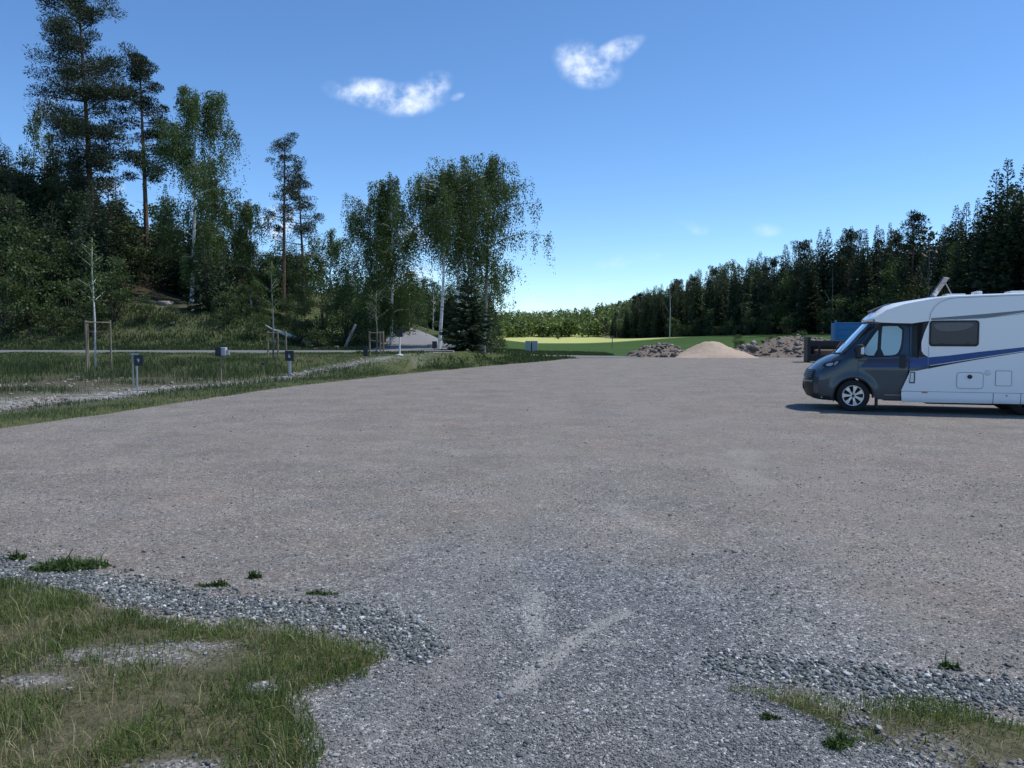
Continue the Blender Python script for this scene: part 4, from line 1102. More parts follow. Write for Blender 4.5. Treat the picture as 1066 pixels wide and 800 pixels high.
# ------------------------------------------------------------------ pitch posts
def text_obj(name, s, size, mat, parent, loc, rot=(R(90), 0, 0)):
    cu = bpy.data.curves.new(name, 'FONT'); cu.body = s; cu.size = size; cu.extrude = .002; cu.align_x = 'CENTER'; cu.align_y = 'CENTER'
    cu.materials.append(mat)
    o = bpy.data.objects.new(name, cu); link(o, parent); o.location = loc; o.rotation_euler = rot
    dg = bpy.context.evaluated_depsgraph_get(); me = bpy.data.meshes.new_from_object(o.evaluated_get(dg))
    bpy.data.objects.remove(o); o2 = bpy.data.objects.new(name, me); link(o2, parent); o2.location = loc; o2.rotation_euler = rot
    return o2
def post(px, Y, h, label, plate=(.30, .34), num=None, pmat='galv', off=.12, pr_=.035, group='marker posts along the left edge of the yard', thick=.06):
    x = at(px, 350, Y).x; z = tz(x, Y)
    t = empty('marker_post', (x, Y, z)); tag(t, label, 'post', group)
    mb = MB(); mb.tube([(0, 0, -.3), (0, 0, h-.02)], pr_, 8); mb.build('pole', M[pmat], t)
    mb = MB(); mb.box((off, -.045-thick/2, h-plate[1]/2), (plate[0], thick, plate[1])); mb.build('plate', M['numblack'], t, bevel=.01)
    if num: text_obj('number', num, plate[1]*.5, M['plastic_white'], t, (off, -.048-thick, h-plate[1]/2-.01))
    return t
t = post(141.5, 24.3, 1.22, 'dark numbered plate on a grey post, nearest one on the left', (.26, .33), '9', 'galv', .10, .03)
mb = MB(); mb.tube([(-.13, .02, .25), (-.13, .02, 1.27)], .022, 6); mb.build('second_pole', M['galv'], t); mb = MB(); mb.box((-.07, .02, 1.24), (.22, .03, .05)); mb.build('crossbar', M['galv'], t)
post(301, 33.2, 1.02, 'dark numbered box on a grey post before the middle staked sapling', (.36, .42), '6', 'galv', .02, .07)
post(380, 36.2, .80, 'short post with a dark narrow box among the tall grass', (.20, .42), None, 'stake', .03, .025)
t = post(416, 39.6, 1.28, 'black headed marker on a slim white pole at the yard edge', (.30, .36), None, 'wpost', .02, .045, thick=.18)
mb = MB(); mb.lathe([(0, .17), (.05, .16), (.08, .06)], (0, 0, .0), (0, 0, 1), 12); mb.build('foot', M['wpost'], t)
post(452.5, 46.5, .62, 'low dark box on a stub beside the white birch trunk', (.28, .42), None, 'stake', 0, .04)
post(274, 31, .75, 'thin short stick marker among the grass left of the middle sapling', (.10, .10), None, 'stake', 0, .014)
# mailbox like pair on one post
x = at(229, 350, 27.2).x; z = tz(x, 27.2)
t = empty('meter_box_post', (x, 27.2, z)); tag(t, 'black and pale lilac box pair on one wooden post', 'post box')
mb = MB(); mb.tube([(0, 0, -.3), (0, 0, 1.06)], .035, 8); mb.build('pole', M['stake'], t)
mb = MB(); mb.box((-.03, -.09, 1.20), (.17, .20, .30)); mb.build('black_box', M['black'], t, bevel=.015)
mb = MB(); mb.box((.135, -.02, 1.20), (.155, .22, .28)); mb.build('pale_box', M['lilac'], t, bevel=.015)
mb = MB(); mb.box((.26, .0, 1.17), (.09, .14, .16)); mb.build('side_bracket', M['galv'], t)
mb = MB(); mb.box((.04, 0, 1.03), (.36, .08, .03)); mb.build('shelf', M['stake'], t)

# grey double board at the far end of the yard
q = at(553.5, 350, 74); z = tz(q.x, 74)
t = empty('info_board', (q.x, 74, z)); tag(t, 'grey double panelled board on white feet at the far end of the yard', 'board')
top = at(553, 355, 74).z-z; bot = at(553, 365.2, 74).z-z
for sx in (-.34, .30):
    mb = MB(); mb.box((sx, 0, (top+bot)/2), (.50, .14, top-bot)); mb.build('panel', M['boxgrey'], t, bevel=.02)
mb = MB(); mb.box((-.02, .02, (top+bot)/2), (.11, .08, (top-bot)*.96)); mb.build('centre_strip', M['numblack'], t)
for sx in (-.16, .16):
    mb = MB(); mb.box((sx, -.01, bot/2-.05), (.19, .12, bot+.1)); mb.build('foot', M['wpost'], t)
for sx in (-.38, .36):
    mb = MB(); mb.box((sx, .0, bot*.72), (.30, .10, bot*.45)); mb.build('base_panel', M['numblack'], t)
# small sign post in the meadow
q = at(637.5, 350, 100); z = tz(q.x, 100)
t = empty('field_sign', (q.x, 100, z)); tag(t, 'tiny pale sign on a stick in the meadow before the forest', 'sign')
mb = MB(); mb.tube([(0, 0, -.2), (0, 0, 1.6)], .05, 6); mb.build('pole', M['stake'], t)
mb = MB(); mb.box((0, -.06, 1.5), (.42, .03, .3)); mb.build('sign_panel', M['stake'], t)
# thin poles on the knoll right of the side road
for i, (px, tp) in enumerate([(426, 336), (432, 340), (445, 339), (446.5, 343), (436, 342)]):
    Y = 84+i*2.; q = at(px, tp, Y); z = tz(q.x, Y)
    mb = MB(); mb.tube([(q.x, Y, z-.3), (q.x, Y, q.z)], .055, 6)
    tag(mb.build('thin_pole', M['stake'], None), 'thin wooden pole standing on the grassy knoll right of the side road', 'pole', 'thin poles on the knoll')
# boulders at road bank
bs = np.random.default_rng(77)
for i, (px, Y, s) in enumerate([(447, 52.5, .32), (453, 52.8, .22), (44, 49, .16), (33, 49, .14), (88, 49.5, .15), (97, 49.2, .12), (10, 49, .12)]):
    x = at(px, 350, Y).x
    me = stones('boulder', np.array([(0, 0, .3*s)]), np.array([s]), M['rubble'], bs, tint=np.array([.8]))
    o = link(bpy.data.objects.new('boulder', me)); o.location = (x, Y, tz(x, Y))
    tag(o, ['larger grey boulder at the foot of the climbing side road', 'smaller grey boulder beside the larger one at the side road'][i] if i < 2 else 'pale stone on the far verge of the road near the left edge', 'boulder', None if i < 2 else 'pale stones on the far road verge')
for i, (px, Y, s) in enumerate([(171, 60, .5), (177, 62, .35), (350, 52, .35), (330, 51, .3), (36, 60, .4), (180, 56, .25)]):
    x = at(px, 350, Y).x
    me = stones('boulder', np.array([(0, 0, .3*s)]), np.array([s]), M['rubble'], bs, tint=np.array([.75]))
    o = link(bpy.data.objects.new('boulder', me)); o.location = (x, Y, tz(x, Y))
    tag(o, 'half buried grey rock on the bank above the road', 'boulder', 'rocks on the bank above the road')

# ------------------------------------------------------------------ heaps
def heap(name, x0, x1, y, depth, prof, mat, rough, label, cat, res=.16):
    """prof: function of 0..1 along x -> crest height"""
    nxh = int((x1-x0)/res); nyh = int(depth/res)
    X, Y = np.meshgrid(np.linspace(x0, x1, nxh), np.linspace(y-depth/2, y+depth/2, nyh), indexing='ij')
    u = (X-x0)/(x1-x0); v = (Y-y)/(depth/2)
    cr = np.interp(u, [p_[0] for p_ in prof], [p_[1] for p_ in prof])
    Z = cr*np.clip(1-np.sqrt(v*v+.004), 0, 1)**.9
    Z = Z+rough*fbm(X*2.2, Y*2.2)*np.clip(Z*2, 0, 1)+rough*.5*fbm(X*7, Y*7)*np.clip(Z*2, 0, 1)-.06*(Z < .05)
    idx = np.arange(nxh*nyh).reshape(nxh, nyh)
    F = np.stack([idx[:-1, :-1], idx[1:, :-1], idx[1:, 1:], idx[:-1, 1:]], -1).reshape(-1, 4)
    cx, cy = (x0+x1)/2, y
    me = np_mesh(name, np.stack([X-cx, Y-cy, Z], -1).reshape(-1, 3), F, mat, True)
    o = link(bpy.data.objects.new(name, me)); o.location = (cx, cy, .0); tag(o, label, cat)
    return o, (X, Y, Z)
YH = 63.5
sc_ = YH/830
o, _ = heap('sand_pile', (697-533)*sc_, (787-533)*sc_, YH+.6, 5.6, [(0, 0), (.08, .12), (.28, .85), (.42, 1.32), (.50, 1.36), (.60, 1.25), (.74, .75), (.86, .48), (.93, .28), (1, 0)], M['sand'], .17, 'smooth cone shaped heap of pinkish beige sand', 'sand pile')
M['heapsoil'] = simple('heap_soil', (.20, .165, .13), 1, var=.45, scale=2.5, spec=.1, bump=.8)
def rubble(x0, x1, Y, depth, prof, label, n, seed):
    o, (X, Yg, Z) = heap('rubble_heap', x0, x1, Y, depth, prof, M['heapsoil'], .30, label, 'rubble heap')
    r_ = np.random.default_rng(seed)
    i = r_.integers(0, X.shape[0], n); j = r_.integers(0, X.shape[1], n)
    ok = Z[i, j] > .08; i, j = i[ok], j[ok]
    sz = r_.gamma(2, .045, len(i)).clip(.03, .40)
    P_ = np.stack([X[i, j]-o.location.x, Yg[i, j]-Y, Z[i, j]+sz*.2], 1)
    me = stones('stones', P_, sz, M['rubble'], r_, tint=r_.beta(2.0, 2.4, len(i)))
    s = link(bpy.data.objects.new('stones', me), o); s['kind'] = 'stuff'
rubble((655-533)*sc_, (722-533)*sc_, 65.4, 4.6, [(0, 0), (.12, .35), (.3, .85), (.5, 1.08), (.68, .95), (.85, .7), (1, .2)], 'low heap of mixed rubble and soil left of the sand pile', 420, 5)
rubble((757-533)*sc_, (812-533)*sc_, 66.3, 4.0, [(0, 0), (.2, .4), (.4, .75), (.7, 1.15), (1, .5)], 'narrow rubble ridge between sand pile and the tall rubble heap', 260, 8)
rubble((780-533)*sc_, (880-533)*sc_, 66.0, 6.4, [(0, .0), (.08, .4), (.22, 1.1), (.40, 1.6), (.55, 1.75), (.75, 1.6), (1, 1.4)], 'tall heap of rubble and soil behind the black skip', 600, 6)
# brush on heap tops
for i, (px, s) in enumerate([(805, .35), (822, .4), (768, .3), (836, .45)]):
    x = at(px, 350, 68.5).x
    put_tree('shrub', bus[i % 3], x, 68.6, .3, s*1.3, None, 'scrubby plant growing behind the rubble heaps', 'shrub', 'scrub behind the rubble heaps')

# ------------------------------------------------------------------ black skip and blue tipper trailer
YS = 52.0
q = at(838, 376, YS)
t = empty('steel_skip', (q.x, YS, 0), R(-14)); tag(t, 'open black steel skip with rusty load behind the camper nose', 'skip')
mb = MB(); mb.box((.12, 0, .82), (.20, 2.1, 1.62)); mb.build('tall_end_panel', M['blacksteel'], t, bevel=.03)
mb = MB(); mb.box((1.7, -.95, .30), (2.95, .12, .42)); mb.box((1.7, -.95, 1.22), (2.95, .14, .34)); mb.box((1.7, .95, .75), (2.6, .1, 1.3)); mb.box((1.7, 0, .14), (2.6, 2, .1)); mb.build('frame', M['blacksteel'], t, bevel=.02)
for k in (0.75, 2.1, 2.9):
    mb = MB(); mb.box((k, -.96, .75), (.14, .13, .8)); mb.build('upright', M['blacksteel'], t)
mb = MB(); mb.box((1.6, -.2, .55), (2.1, 1.2, .55)); mb.build('load', M['rust'], t, bevel=.12, seg=3)
YT = 55.5
q = at(866, 376, YT)
t = empty('tipper_trailer', (q.x, YT, 0), R(-14)); tag(t, 'blue ribbed tipper trailer body on black chassis behind the camper windshield', 'trailer')
z0 = at(866, 355.5, YT).z; z1 = at(866, 336.5, YT).z
mb = MB(); mb.box((2.3, 0, (z0+z1)/2), (4.5, 2.3, z1-z0)); mb.build('tipper_body', M['steelblue'], t, bevel=.03)
for k, zz in enumerate((z0+.04, z0+(z1-z0)*.34, z0+(z1-z0)*.66, z1-.03)):
    mb = MB(); mb.box((2.3, -1.18, zz), (4.56, .10, .09)); mb.build('rib', M['steelblue'], t, bevel=.015)
mb = MB(); mb.box((.02, -1.18, (z0+z1)/2+.06), (.14, .14, z1-z0+.22)); mb.build('corner_post', M['steelblue'], t, bevel=.02)
mb = MB(); mb.box((2.2, 0, z0-.2), (4.6, .9, .26)); mb.box((2.2, -.8, z0-.12), (4.4, .12, .12)); mb.build('chassis', M['blacksteel'], t)
for k in (2.6, 3.7):
    for sy in (-.95, .95):
        w_ = MB(); w_.lathe([(-.14, .30), (-.14, .46), (-.08, .50), (.08, .50), (.14, .46), (.14, .30)], (k, sy, .5), (0, 1, 0), 24, True); w_.lathe([(-.08, 0.001), (-.08, .31), (.08, .31), (.08, 0.001)], (k, sy, .5), (0, 1, 0), 20)
        w_.build('wheel', M['rubber'], t, True)
mb = MB(); mb.box((1.0, -.5, .55), (.10, .10, 1.1)); mb.box((1.0, -.5, .02), (.3, .3, .04)); mb.build('support_leg', M['blacksteel'], t)

# ------------------------------------------------------------------ motorhome  (local x: nose -> rear, y: away from viewer, z up; front axle at x=0)
MH = empty('motorhome', (7.653, 17.823, 0), R(-18), (.98, 1, 1))
tag(MH, 'white motorhome with grey blue cab and blue side stripe parked nose left', 'motorhome')
CV = 1.10     # centre line

def panel_uv(poly, vf, mat, name, parent, step=.06, holes=(), thick=0, smooth=True):
    """fill an outline in (x,z) with triangles on an inner grid and lift it to y = vf(x,z)"""
    poly = [Vector(p_) for p_ in poly]
    pts = []
    n = len(poly)
    for i in range(n):
        a, b_ = poly[i], poly[(i+1) % n]; k = max(1, int((b_-a).length/step))
        for j in range(k): pts.append(a.lerp(b_, j/k))
    nb = len(pts); edges = [(i, (i+1) % nb) for i in range(nb)]
    P_ = np.array([(p_.x, p_.y) for p_ in pts])
    lo, hi = P_.min(0), P_.max(0)
    gx_, gz_ = np.meshgrid(np.arange(lo[0]+step/2, hi[0], step), np.arange(lo[1]+step/2, hi[1], step))
    gx_, gz_ = gx_.ravel(), gz_.ravel()
    dd = dpoly(gx_, gz_, P_); k = dd > step*.45
    vin = pts+[Vector((a, b_)) for a, b_ in zip(gx_[k], gz_[k])]
    vo, eo, fo, *_ = delaunay_2d_cdt(vin, edges, [], 0, 1e-5)
    cen = np.array([[sum(vo[i].x for i in f)/3, sum(vo[i].y for i in f)/3] for f in fo])
    ins = inpoly(cen[:, 0], cen[:, 1], P_)
    V = [(v.x, vf(v.x, v.y), v.y) for v in vo]; F = []
    for f, ok in zip(fo, ins):
        if not ok: continue
        a, b_, c = [vo[i] for i in f[:3]]
        # orient towards -y
        F.append(list(f) if (b_-a).cross(c-a) > 0 else list(f)[::-1])
    me = np_mesh(name, V, F, mat, smooth)
    o = link(bpy.data.objects.new(name, me), parent)
    if thick:
        m_ = o.modifiers.new('thickness', 'SOLIDIFY'); m_.thickness = thick; m_.offset = -1
    return o
def rrect(x0, z0, x1, z1, r, n=6, skew=0):
    out_ = []
    for (cx, cz, a0) in ((x1-r, z1-r, 0), (x0+r, z1-r, 90), (x0+r, z0+r, 180), (x1-r, z0+r, 270)):
        for i in range(n+1):
            a = R(a0+90*i/n); out_.append((cx+r*math.cos(a)+skew*(cz-z0), cz+r*math.sin(a)))
    return out_
def smooth_poly(P_, it=2, closed=True):
    for _ in range(it):
        Q = []
        for i in range(len(P_)):
            a = P_[i]; b_ = P_[(i+1) % len(P_)]
            Q.append((a[0]*.75+b_[0]*.25, a[1]*.75+b_[1]*.25)); Q.append((a[0]*.25+b_[0]*.75, a[1]*.25+b_[1]*.75))
        P_ = Q
    return P_

# nose rows: (centre x, z, side setback, half width at side)
nose = [(-.84, .24, .26, .93), (-.96, .30, .28, .95), (-1.03, .42, .29, .97), (-1.05, .55, .30, .985), (-1.035, .70, .29, .99), (-1.0, .82, .28, .985),
        (-.965, .90, .27, .975), (-.92, .95, .26, .965), (-.85, 1.02, .25, .95), (-.74, 1.11, .23, .93), (-.61, 1.19, .19, .90), (-.48, 1.25, .15, .87), (-.36, 1.30, .11, .855)]
wsr = [(-.36, 1.30, .11, .855), (-.24, 1.43, .11, .85), (-.11, 1.57, .10, .84), (.02, 1.72, .09, .82), (.16, 1.87, .09, .80), (.25, 1.97, .08, .79)]
def ysurf(hw): return CV-hw
# side surface y as function of (x,z) for the cab: interpolate from rows plus roll-in towards the nose
zr_ = [r_[1] for r_ in nose]+[r_[1] for r_ in wsr[1:]]; hw_ = [r_[3] for r_ in nose]+[r_[3] for r_ in wsr[1:]]
def xs_side(z):
    rows_ = nose+wsr[1:]
    return float(np.interp(z, [r_[1] for r_ in rows_], [r_[0]+r_[2] for r_ in rows_]))
def cab_y(x, z):
    hw_full = float(np.interp(z, [.2, .5, .95, 1.2, 1.35, 1.6, 1.98], [.99, 1.02, 1.025, 1.015, .985, .94, .87]))
    e = xs_side(z); hw_e = float(np.interp(z, zr_, hw_))
    t = min(1, max(0, (x-e)/.38)); t = 1-(1-t)**2
    # wheel arch flare
    rr = math.hypot(x, z-.33); fl = .022*math.exp(-((rr-.46)/.07)**2)
    cs = .012*math.exp(-((z-1.21)/.03)**2)
    return CV-(hw_e*(1-t)+hw_full*t)-fl-cs*t
def loft(rows_, name, mat, parent, nv=24, pw=2.6):
    V = []; F = []
    for (xc, z, k, hw) in rows_:
        for j in range(nv+1):
            s = -1+2*j/nv
            # even spacing but denser at the ends
            s = math.copysign(abs(s)**.8, s)
            V.append((xc+k*abs(s)**pw, CV+hw*s, z))
    for i in range(len(rows_)-1):
        for j in range(nv):
            a = i*(nv+1)+j; F.append((a, a+nv+1, a+nv+2, a+1))
    me = np_mesh(name, V, F, mat, True)
    return link(bpy.data.objects.new(name, me), parent)
loft(nose, 'hood_and_bumper', M['cab'], MH)
loft(wsr, 'windshield', M['windshield'], MH)
WR = .36
def arc_pts(cx, cz, r, a0, a1, n=14):
    return [(cx+r*math.cos(R(a0+(a1-a0)*i/n)), cz+r*math.sin(R(a0+(a1-a0)*i/n))) for i in range(n+1)]
# near fender
fend = [(xs_side(z), z) for z in np.linspace(.25, 1.30, 16)]
fend = fend+[(-.14, 1.36), (-.04, 1.40), (.0, 1.38), (.085, 1.24), (.085, .83)]
fend += [(.085, .79)]+arc_pts(0, .345, .435, 79, 192)+[(-.43, .24), (-.5, .235)]
for side in (0, 1):
    def mir(o):
        if side:
            for v in o.data.vertices: v.co.y = 2*CV-v.co.y
            o.data.flip_normals()
        return o
    mir(panel_uv(fend, cab_y, M['cab'], 'front_fender', MH))
    door = [(.093, .83), (.093, 1.24), (.02, 1.385), (.10, 1.50), (.37, 1.90), (.47, 1.965), (.58, 1.99), (1.10, 2.0), (1.14, 1.96), (1.15, 1.2), (1.13, .95), (1.00, .30), (.99, .285), (.47, .285), (.44, .33)]+arc_pts(0, .345, .435, 2, 78.3, 8)
    d_ = mir(panel_uv(door, cab_y, M['cab'], 'cab_door', MH, thick=.0))
    off = lambda e: (lambda x, z: cab_y(x, z)-e)
    frame = smooth_poly([(.145, 1.215), (.90, 1.235), (.985, 1.33), (1.035, 1.60), (1.045, 1.955), (.62, 1.955), (.47, 1.90), (.33, 1.74), (.14, 1.44)], 1)
    mir(panel_uv(frame, off(.003), M['black'], 'window_frame', d_))
    mir(panel_uv(smooth_poly([(.235, 1.265), (.475, 1.265), (.51, 1.82), (.49, 1.83), (.29, 1.53), (.215, 1.40)], 1), off(.008), M['doorglass'], 'quarter_window', d_))
    mir(panel_uv(smooth_poly([(.555, 1.265), (.85, 1.275), (.94, 1.36), (.99, 1.58), (1.00, 1.92), (.62, 1.92), (.585, 1.90)], 1), off(.008), M['doorglass'], 'side_window', d_))
    # dark navy band with lower bright edge on the door
    mir(panel_uv([(.10, .985), (1.125, .985), (1.14, 1.20), (.30, 1.20)], off(.004), M['navy'], 'navy_band', d_))
    mir(panel_uv([(.10, .985), (1.125, .985), (1.128, 1.02), (.10, 1.01)], off(.006), M['blue'], 'blue_band', d_))
    mir(panel_uv(rrect(.945, .985, 1.075, 1.285, .03), off(.012), M['black'], 'door_handle', d_))
    mir(panel_uv([(.66, .385), (.98, .385), (.985, .40), (.66, .40)], off(.004), M['greyline'], 'sill_strip', d_))
    mir(panel_uv([(.02, .795), (.06, .80), (.14, .785), (.16, .86), (.03, .86)], lambda x, z: cab_y(x, z)+.012, M['black'], 'seam_backing', MH, step=.04))
    # arch lining lip
    arch = arc_pts(0, .345, .437, 0, 196, 22)+arc_pts(0, .345, .405, 196, 0, 22)
    mir(panel_uv(arch, off(.006), M['black'], 'arch_lip', MH, step=.05))
    # headlight
    hl_ = smooth_poly([(-.70, 1.00), (-.44, 1.00), (-.33, 1.07), (-.26, 1.165), (-.40, 1.15), (-.62, 1.095)], 1)
    h_ = mir(panel_uv(hl_, off(.010), M['black'], 'headlight', MH, step=.04))
    mir(panel_uv(smooth_poly([(-.60, 1.02), (-.47, 1.02), (-.42, 1.10), (-.58, 1.075)], 1), off(.016), M['alloy'], 'reflector', h_, step=.03))
    mir(panel_uv(smooth_poly([(-.43, 1.025), (-.37, 1.06), (-.31, 1.14), (-.40, 1.12)], 1), off(.016), M['lens'], 'lens', h_, step=.03))
    # black corner bumper insert and fog lamp
    mir(panel_uv(smooth_poly([(-.66, .33), (-.50, .36), (-.47, .25), (-.60, .25)], 1), off(.006), M['black'], 'bumper_corner', MH, step=.04))
# grille pieces: follow the nose surface
def nose_pt(s, z, out_=0.):
    xc = np.interp(z, [r_[1] for r_ in nose], [r_[0] for r_ in nose]); k = np.interp(z, [r_[1] for r_ in nose], [r_[2] for r_ in nose]); hw = np.interp(z, [r_[1] for r_ in nose], [r_[3] for r_ in nose])
    return (xc+k*abs(s)**2.6-out_, CV+hw*s, z)
def nose_strip(name, s0, s1, z0, z1, mat, out_, parent=MH, ns=24, nz=4):
    V = []; F = []
    for i in range(nz+1):
        for j in range(ns+1):
            V.append(nose_pt(s0+(s1-s0)*j/ns, z0+(z1-z0)*i/nz, out_))
    for i in range(nz):
        for j in range(ns):
            a = i*(ns+1)+j; F.append((a, a+ns+1, a+ns+2, a+1))
    return link(bpy.data.objects.new(name, np_mesh(name, V, F, mat, True)), parent)
gr = nose_strip('grille', -.80, .80, .74, .925, M['black'], .012)
for i in range(4): nose_strip('slat', -.74, .74, .762+i*.042, .774+i*.042, M['greyline'], .020, gr, 24, 1)
nose_strip('emblem', -.09, .09, .85, .915, M['alloy'], .03, gr, 6, 2)
bi = nose_strip('bumper_intake', -.84, .84, .30, .62, M['black'], .010)
nose_strip('chrome_strip', -.82, .82, .655, .675, M['alloy'], .014, bi, 24, 1)
nose_strip('number_plate', -.27, .27, .44, .55, M['plastic_white'], .026, MH, 10, 2)
nose_strip('number_plate_band', -.27, -.245, .44, .55, M['blue'], .029, MH, 2, 2).name = 'plate_edge'
# wipers / cowl
mb = MB(); mb.tube([(-.27, CV-.80, 1.30), (-.36, CV-.4, 1.295), (-.385, CV, 1.29), (-.36, CV+.4, 1.295), (-.27, CV+.80, 1.30)], .028, 6); mb.build('cowl', M['black'], MH)
for s in (-.45, .25):
    mb = MB(); mb.tube([(-.38, CV+s, 1.33), (-.28, CV+s+.05, 1.42), (-.15, CV+s+.40, 1.56)], .008, 5); mb.build('wiper', M['black'], MH)
# pillars
for sgn in (-1, 1):
    mb = MB(); pts_ = [(r_[0]+r_[2]+.02, CV+sgn*(r_[3]+.005), r_[1]) for r_ in wsr]; mb.tube(pts_, [.05, .045, .042, .042, .042, .045], 8); mb.build('pillar', M['cab'], MH, True)
    # fill between pillar and door line
def apill(x, z): return cab_y(x, z)+.004
# cab roof / upper side behind the windshield edge
panel_uv([(-.18, 1.37), (.0, 1.385), (.10, 1.51), (.36, 1.905), (.46, 1.985), (.34, 1.985), (.29, 1.93)], apill, M['cab'], 'pillar_cover', MH)
# dark volume added inside the cab to block light
mb = MB(); mb.prism([(-.52, .45), (-.55, .9), (-.40, 1.18), (-.20, 1.28), (.30, 1.90), (1.2, 1.93), (1.2, .32), (.5, .32), (.46, .55), (.34, .75), (0, .83), (-.34, .75), (-.47, .5)], CV-.86, CV+.86); mb.box((.09, .20, 1.0), (.10, .12, .46)); mb.build('cab_light_block', M['dark'], MH)

# B area: black panel between door and house
def by_(x, z):   # blends from cab side to the wider house side
    t = min(1, max(0, (x-1.15)/.34)); t = t*t*(3-2*t)
    return cab_y(x, z)*(1-t)+.004*t
bp = [(1.155, 1.97), (1.155, .98), (1.14, .93), (1.30, .93), (1.55, .99), (1.55, 1.24), (1.47, 1.28), (1.40, 1.35), (1.37, 1.42), (1.37, 1.56), (1.44, 1.78), (1.52, 2.04), (1.3, 2.02)]
panel_uv(bp, lambda x, z: by_(x, z)+.006, M['cab'], 'rear_cab_panel', MH)
panel_uv([(1.20, 1.96), (1.19, 1.24), (1.52, 1.24), (1.55, 1.3), (1.55, 2.04)], lambda x, z: by_(x, z)+.012-.012, M['black'], 'dark_corner_panel', MH)
panel_uv([(1.16, .985), (1.55, 1.04), (1.55, 1.23), (1.155, 1.20)], lambda x, z: by_(x, z)-.004, M['blue'], 'blue_band', MH)

# house body
TOPR = [(.42, 2.00, .11), (.29, 2.015, .12), (.26, 2.05, .12), (.28, 2.09, .12), (.36, 2.17, .15), (.47, 2.27, .18), (.62, 2.37, .20), (.80, 2.43, .20), (1.05, 2.475, .16), (1.5, 2.545, .10), (1.9, 2.585, .04), (2.4, 2.60, 0), (3.4, 2.625, 0), (4.8, 2.625, 0), (5.7, 2.61, 0), (5.80, 2.56, 0), (5.84, 2.45, 0), (5.86, 1.5, 0), (5.86, .32, 0)]
V = []; F = []; nv = 28
def hw_house(x): return float(np.interp(x, [.19, .6, 1.2, 1.6], [.99, 1.04, 1.09, 1.10]))
for (xc, z, k) in TOPR:
    for j in range(nv+1):
        s = -1+2*j/nv; s = math.copysign(1-(1-abs(s))**1.35, s)
        rd = .05 if z > 2.1 else 0
        V.append((xc+k*abs(s)**3, CV+hw_house(xc)*s*(1 if z > 2.2 or xc > 2 else 1), z-(.035*abs(s)**8 if xc < 5.75 and z > 2.3 else 0)))
for i in range(len(TOPR)-1):
    for j in range(nv):
        a = i*(nv+1)+j; F.append((a, a+1, a+nv+2, a+nv+1))
link(bpy.data.objects.new('roof_shell', np_mesh('roof_shell', V, F, M['white'], True)), MH)
def roof_edge(x):  # z of the side edge
    xs_ = [t_[0]+t_[2] for t_ in TOPR[2:16]]; zs_ = [t_[1]-(.035 if t_[1] > 2.3 else 0) for t_ in TOPR[2:16]]
    return float(np.interp(x, xs_, zs_))
def house_y(x, z):
    return CV-hw_house(x)
# overcab side cheek
edge = [(x, roof_edge(x)) for x in np.linspace(.40, 1.62, 18)]
cheek = edge+[(1.62, 2.04), (1.50, 2.025), (1.17, 1.975), (.8, 1.985), (.54, 2.00), (.42, 2.02)]
side_poly = [(1.62, roof_edge(1.62))]+[(x, roof_edge(x)) for x in np.linspace(1.8, 5.7, 20)]+[(5.86, 2.45), (5.86, .49), (.985, .49), (1.04, .62), (1.16, .93), (1.30, .94), (1.51, .99), (1.51, 1.245), (1.42, 1.30), (1.375, 1.38), (1.37, 1.56), (1.42, 1.76), (1.52, 2.04), (1.62, 2.04)]
skirt1 = [(1.005, .245), (2.80, .255), (2.80, .484), (1.0, .484), (.985, .44)]
skirt2 = [(2.812, .255), (3.325, .26), (3.325, .484), (2.812, .484)]
skirt3 = [(3.337, .26), (3.68, .262), (3.68, .26), (5.86, .26), (5.86, .484), (3.337, .484)]
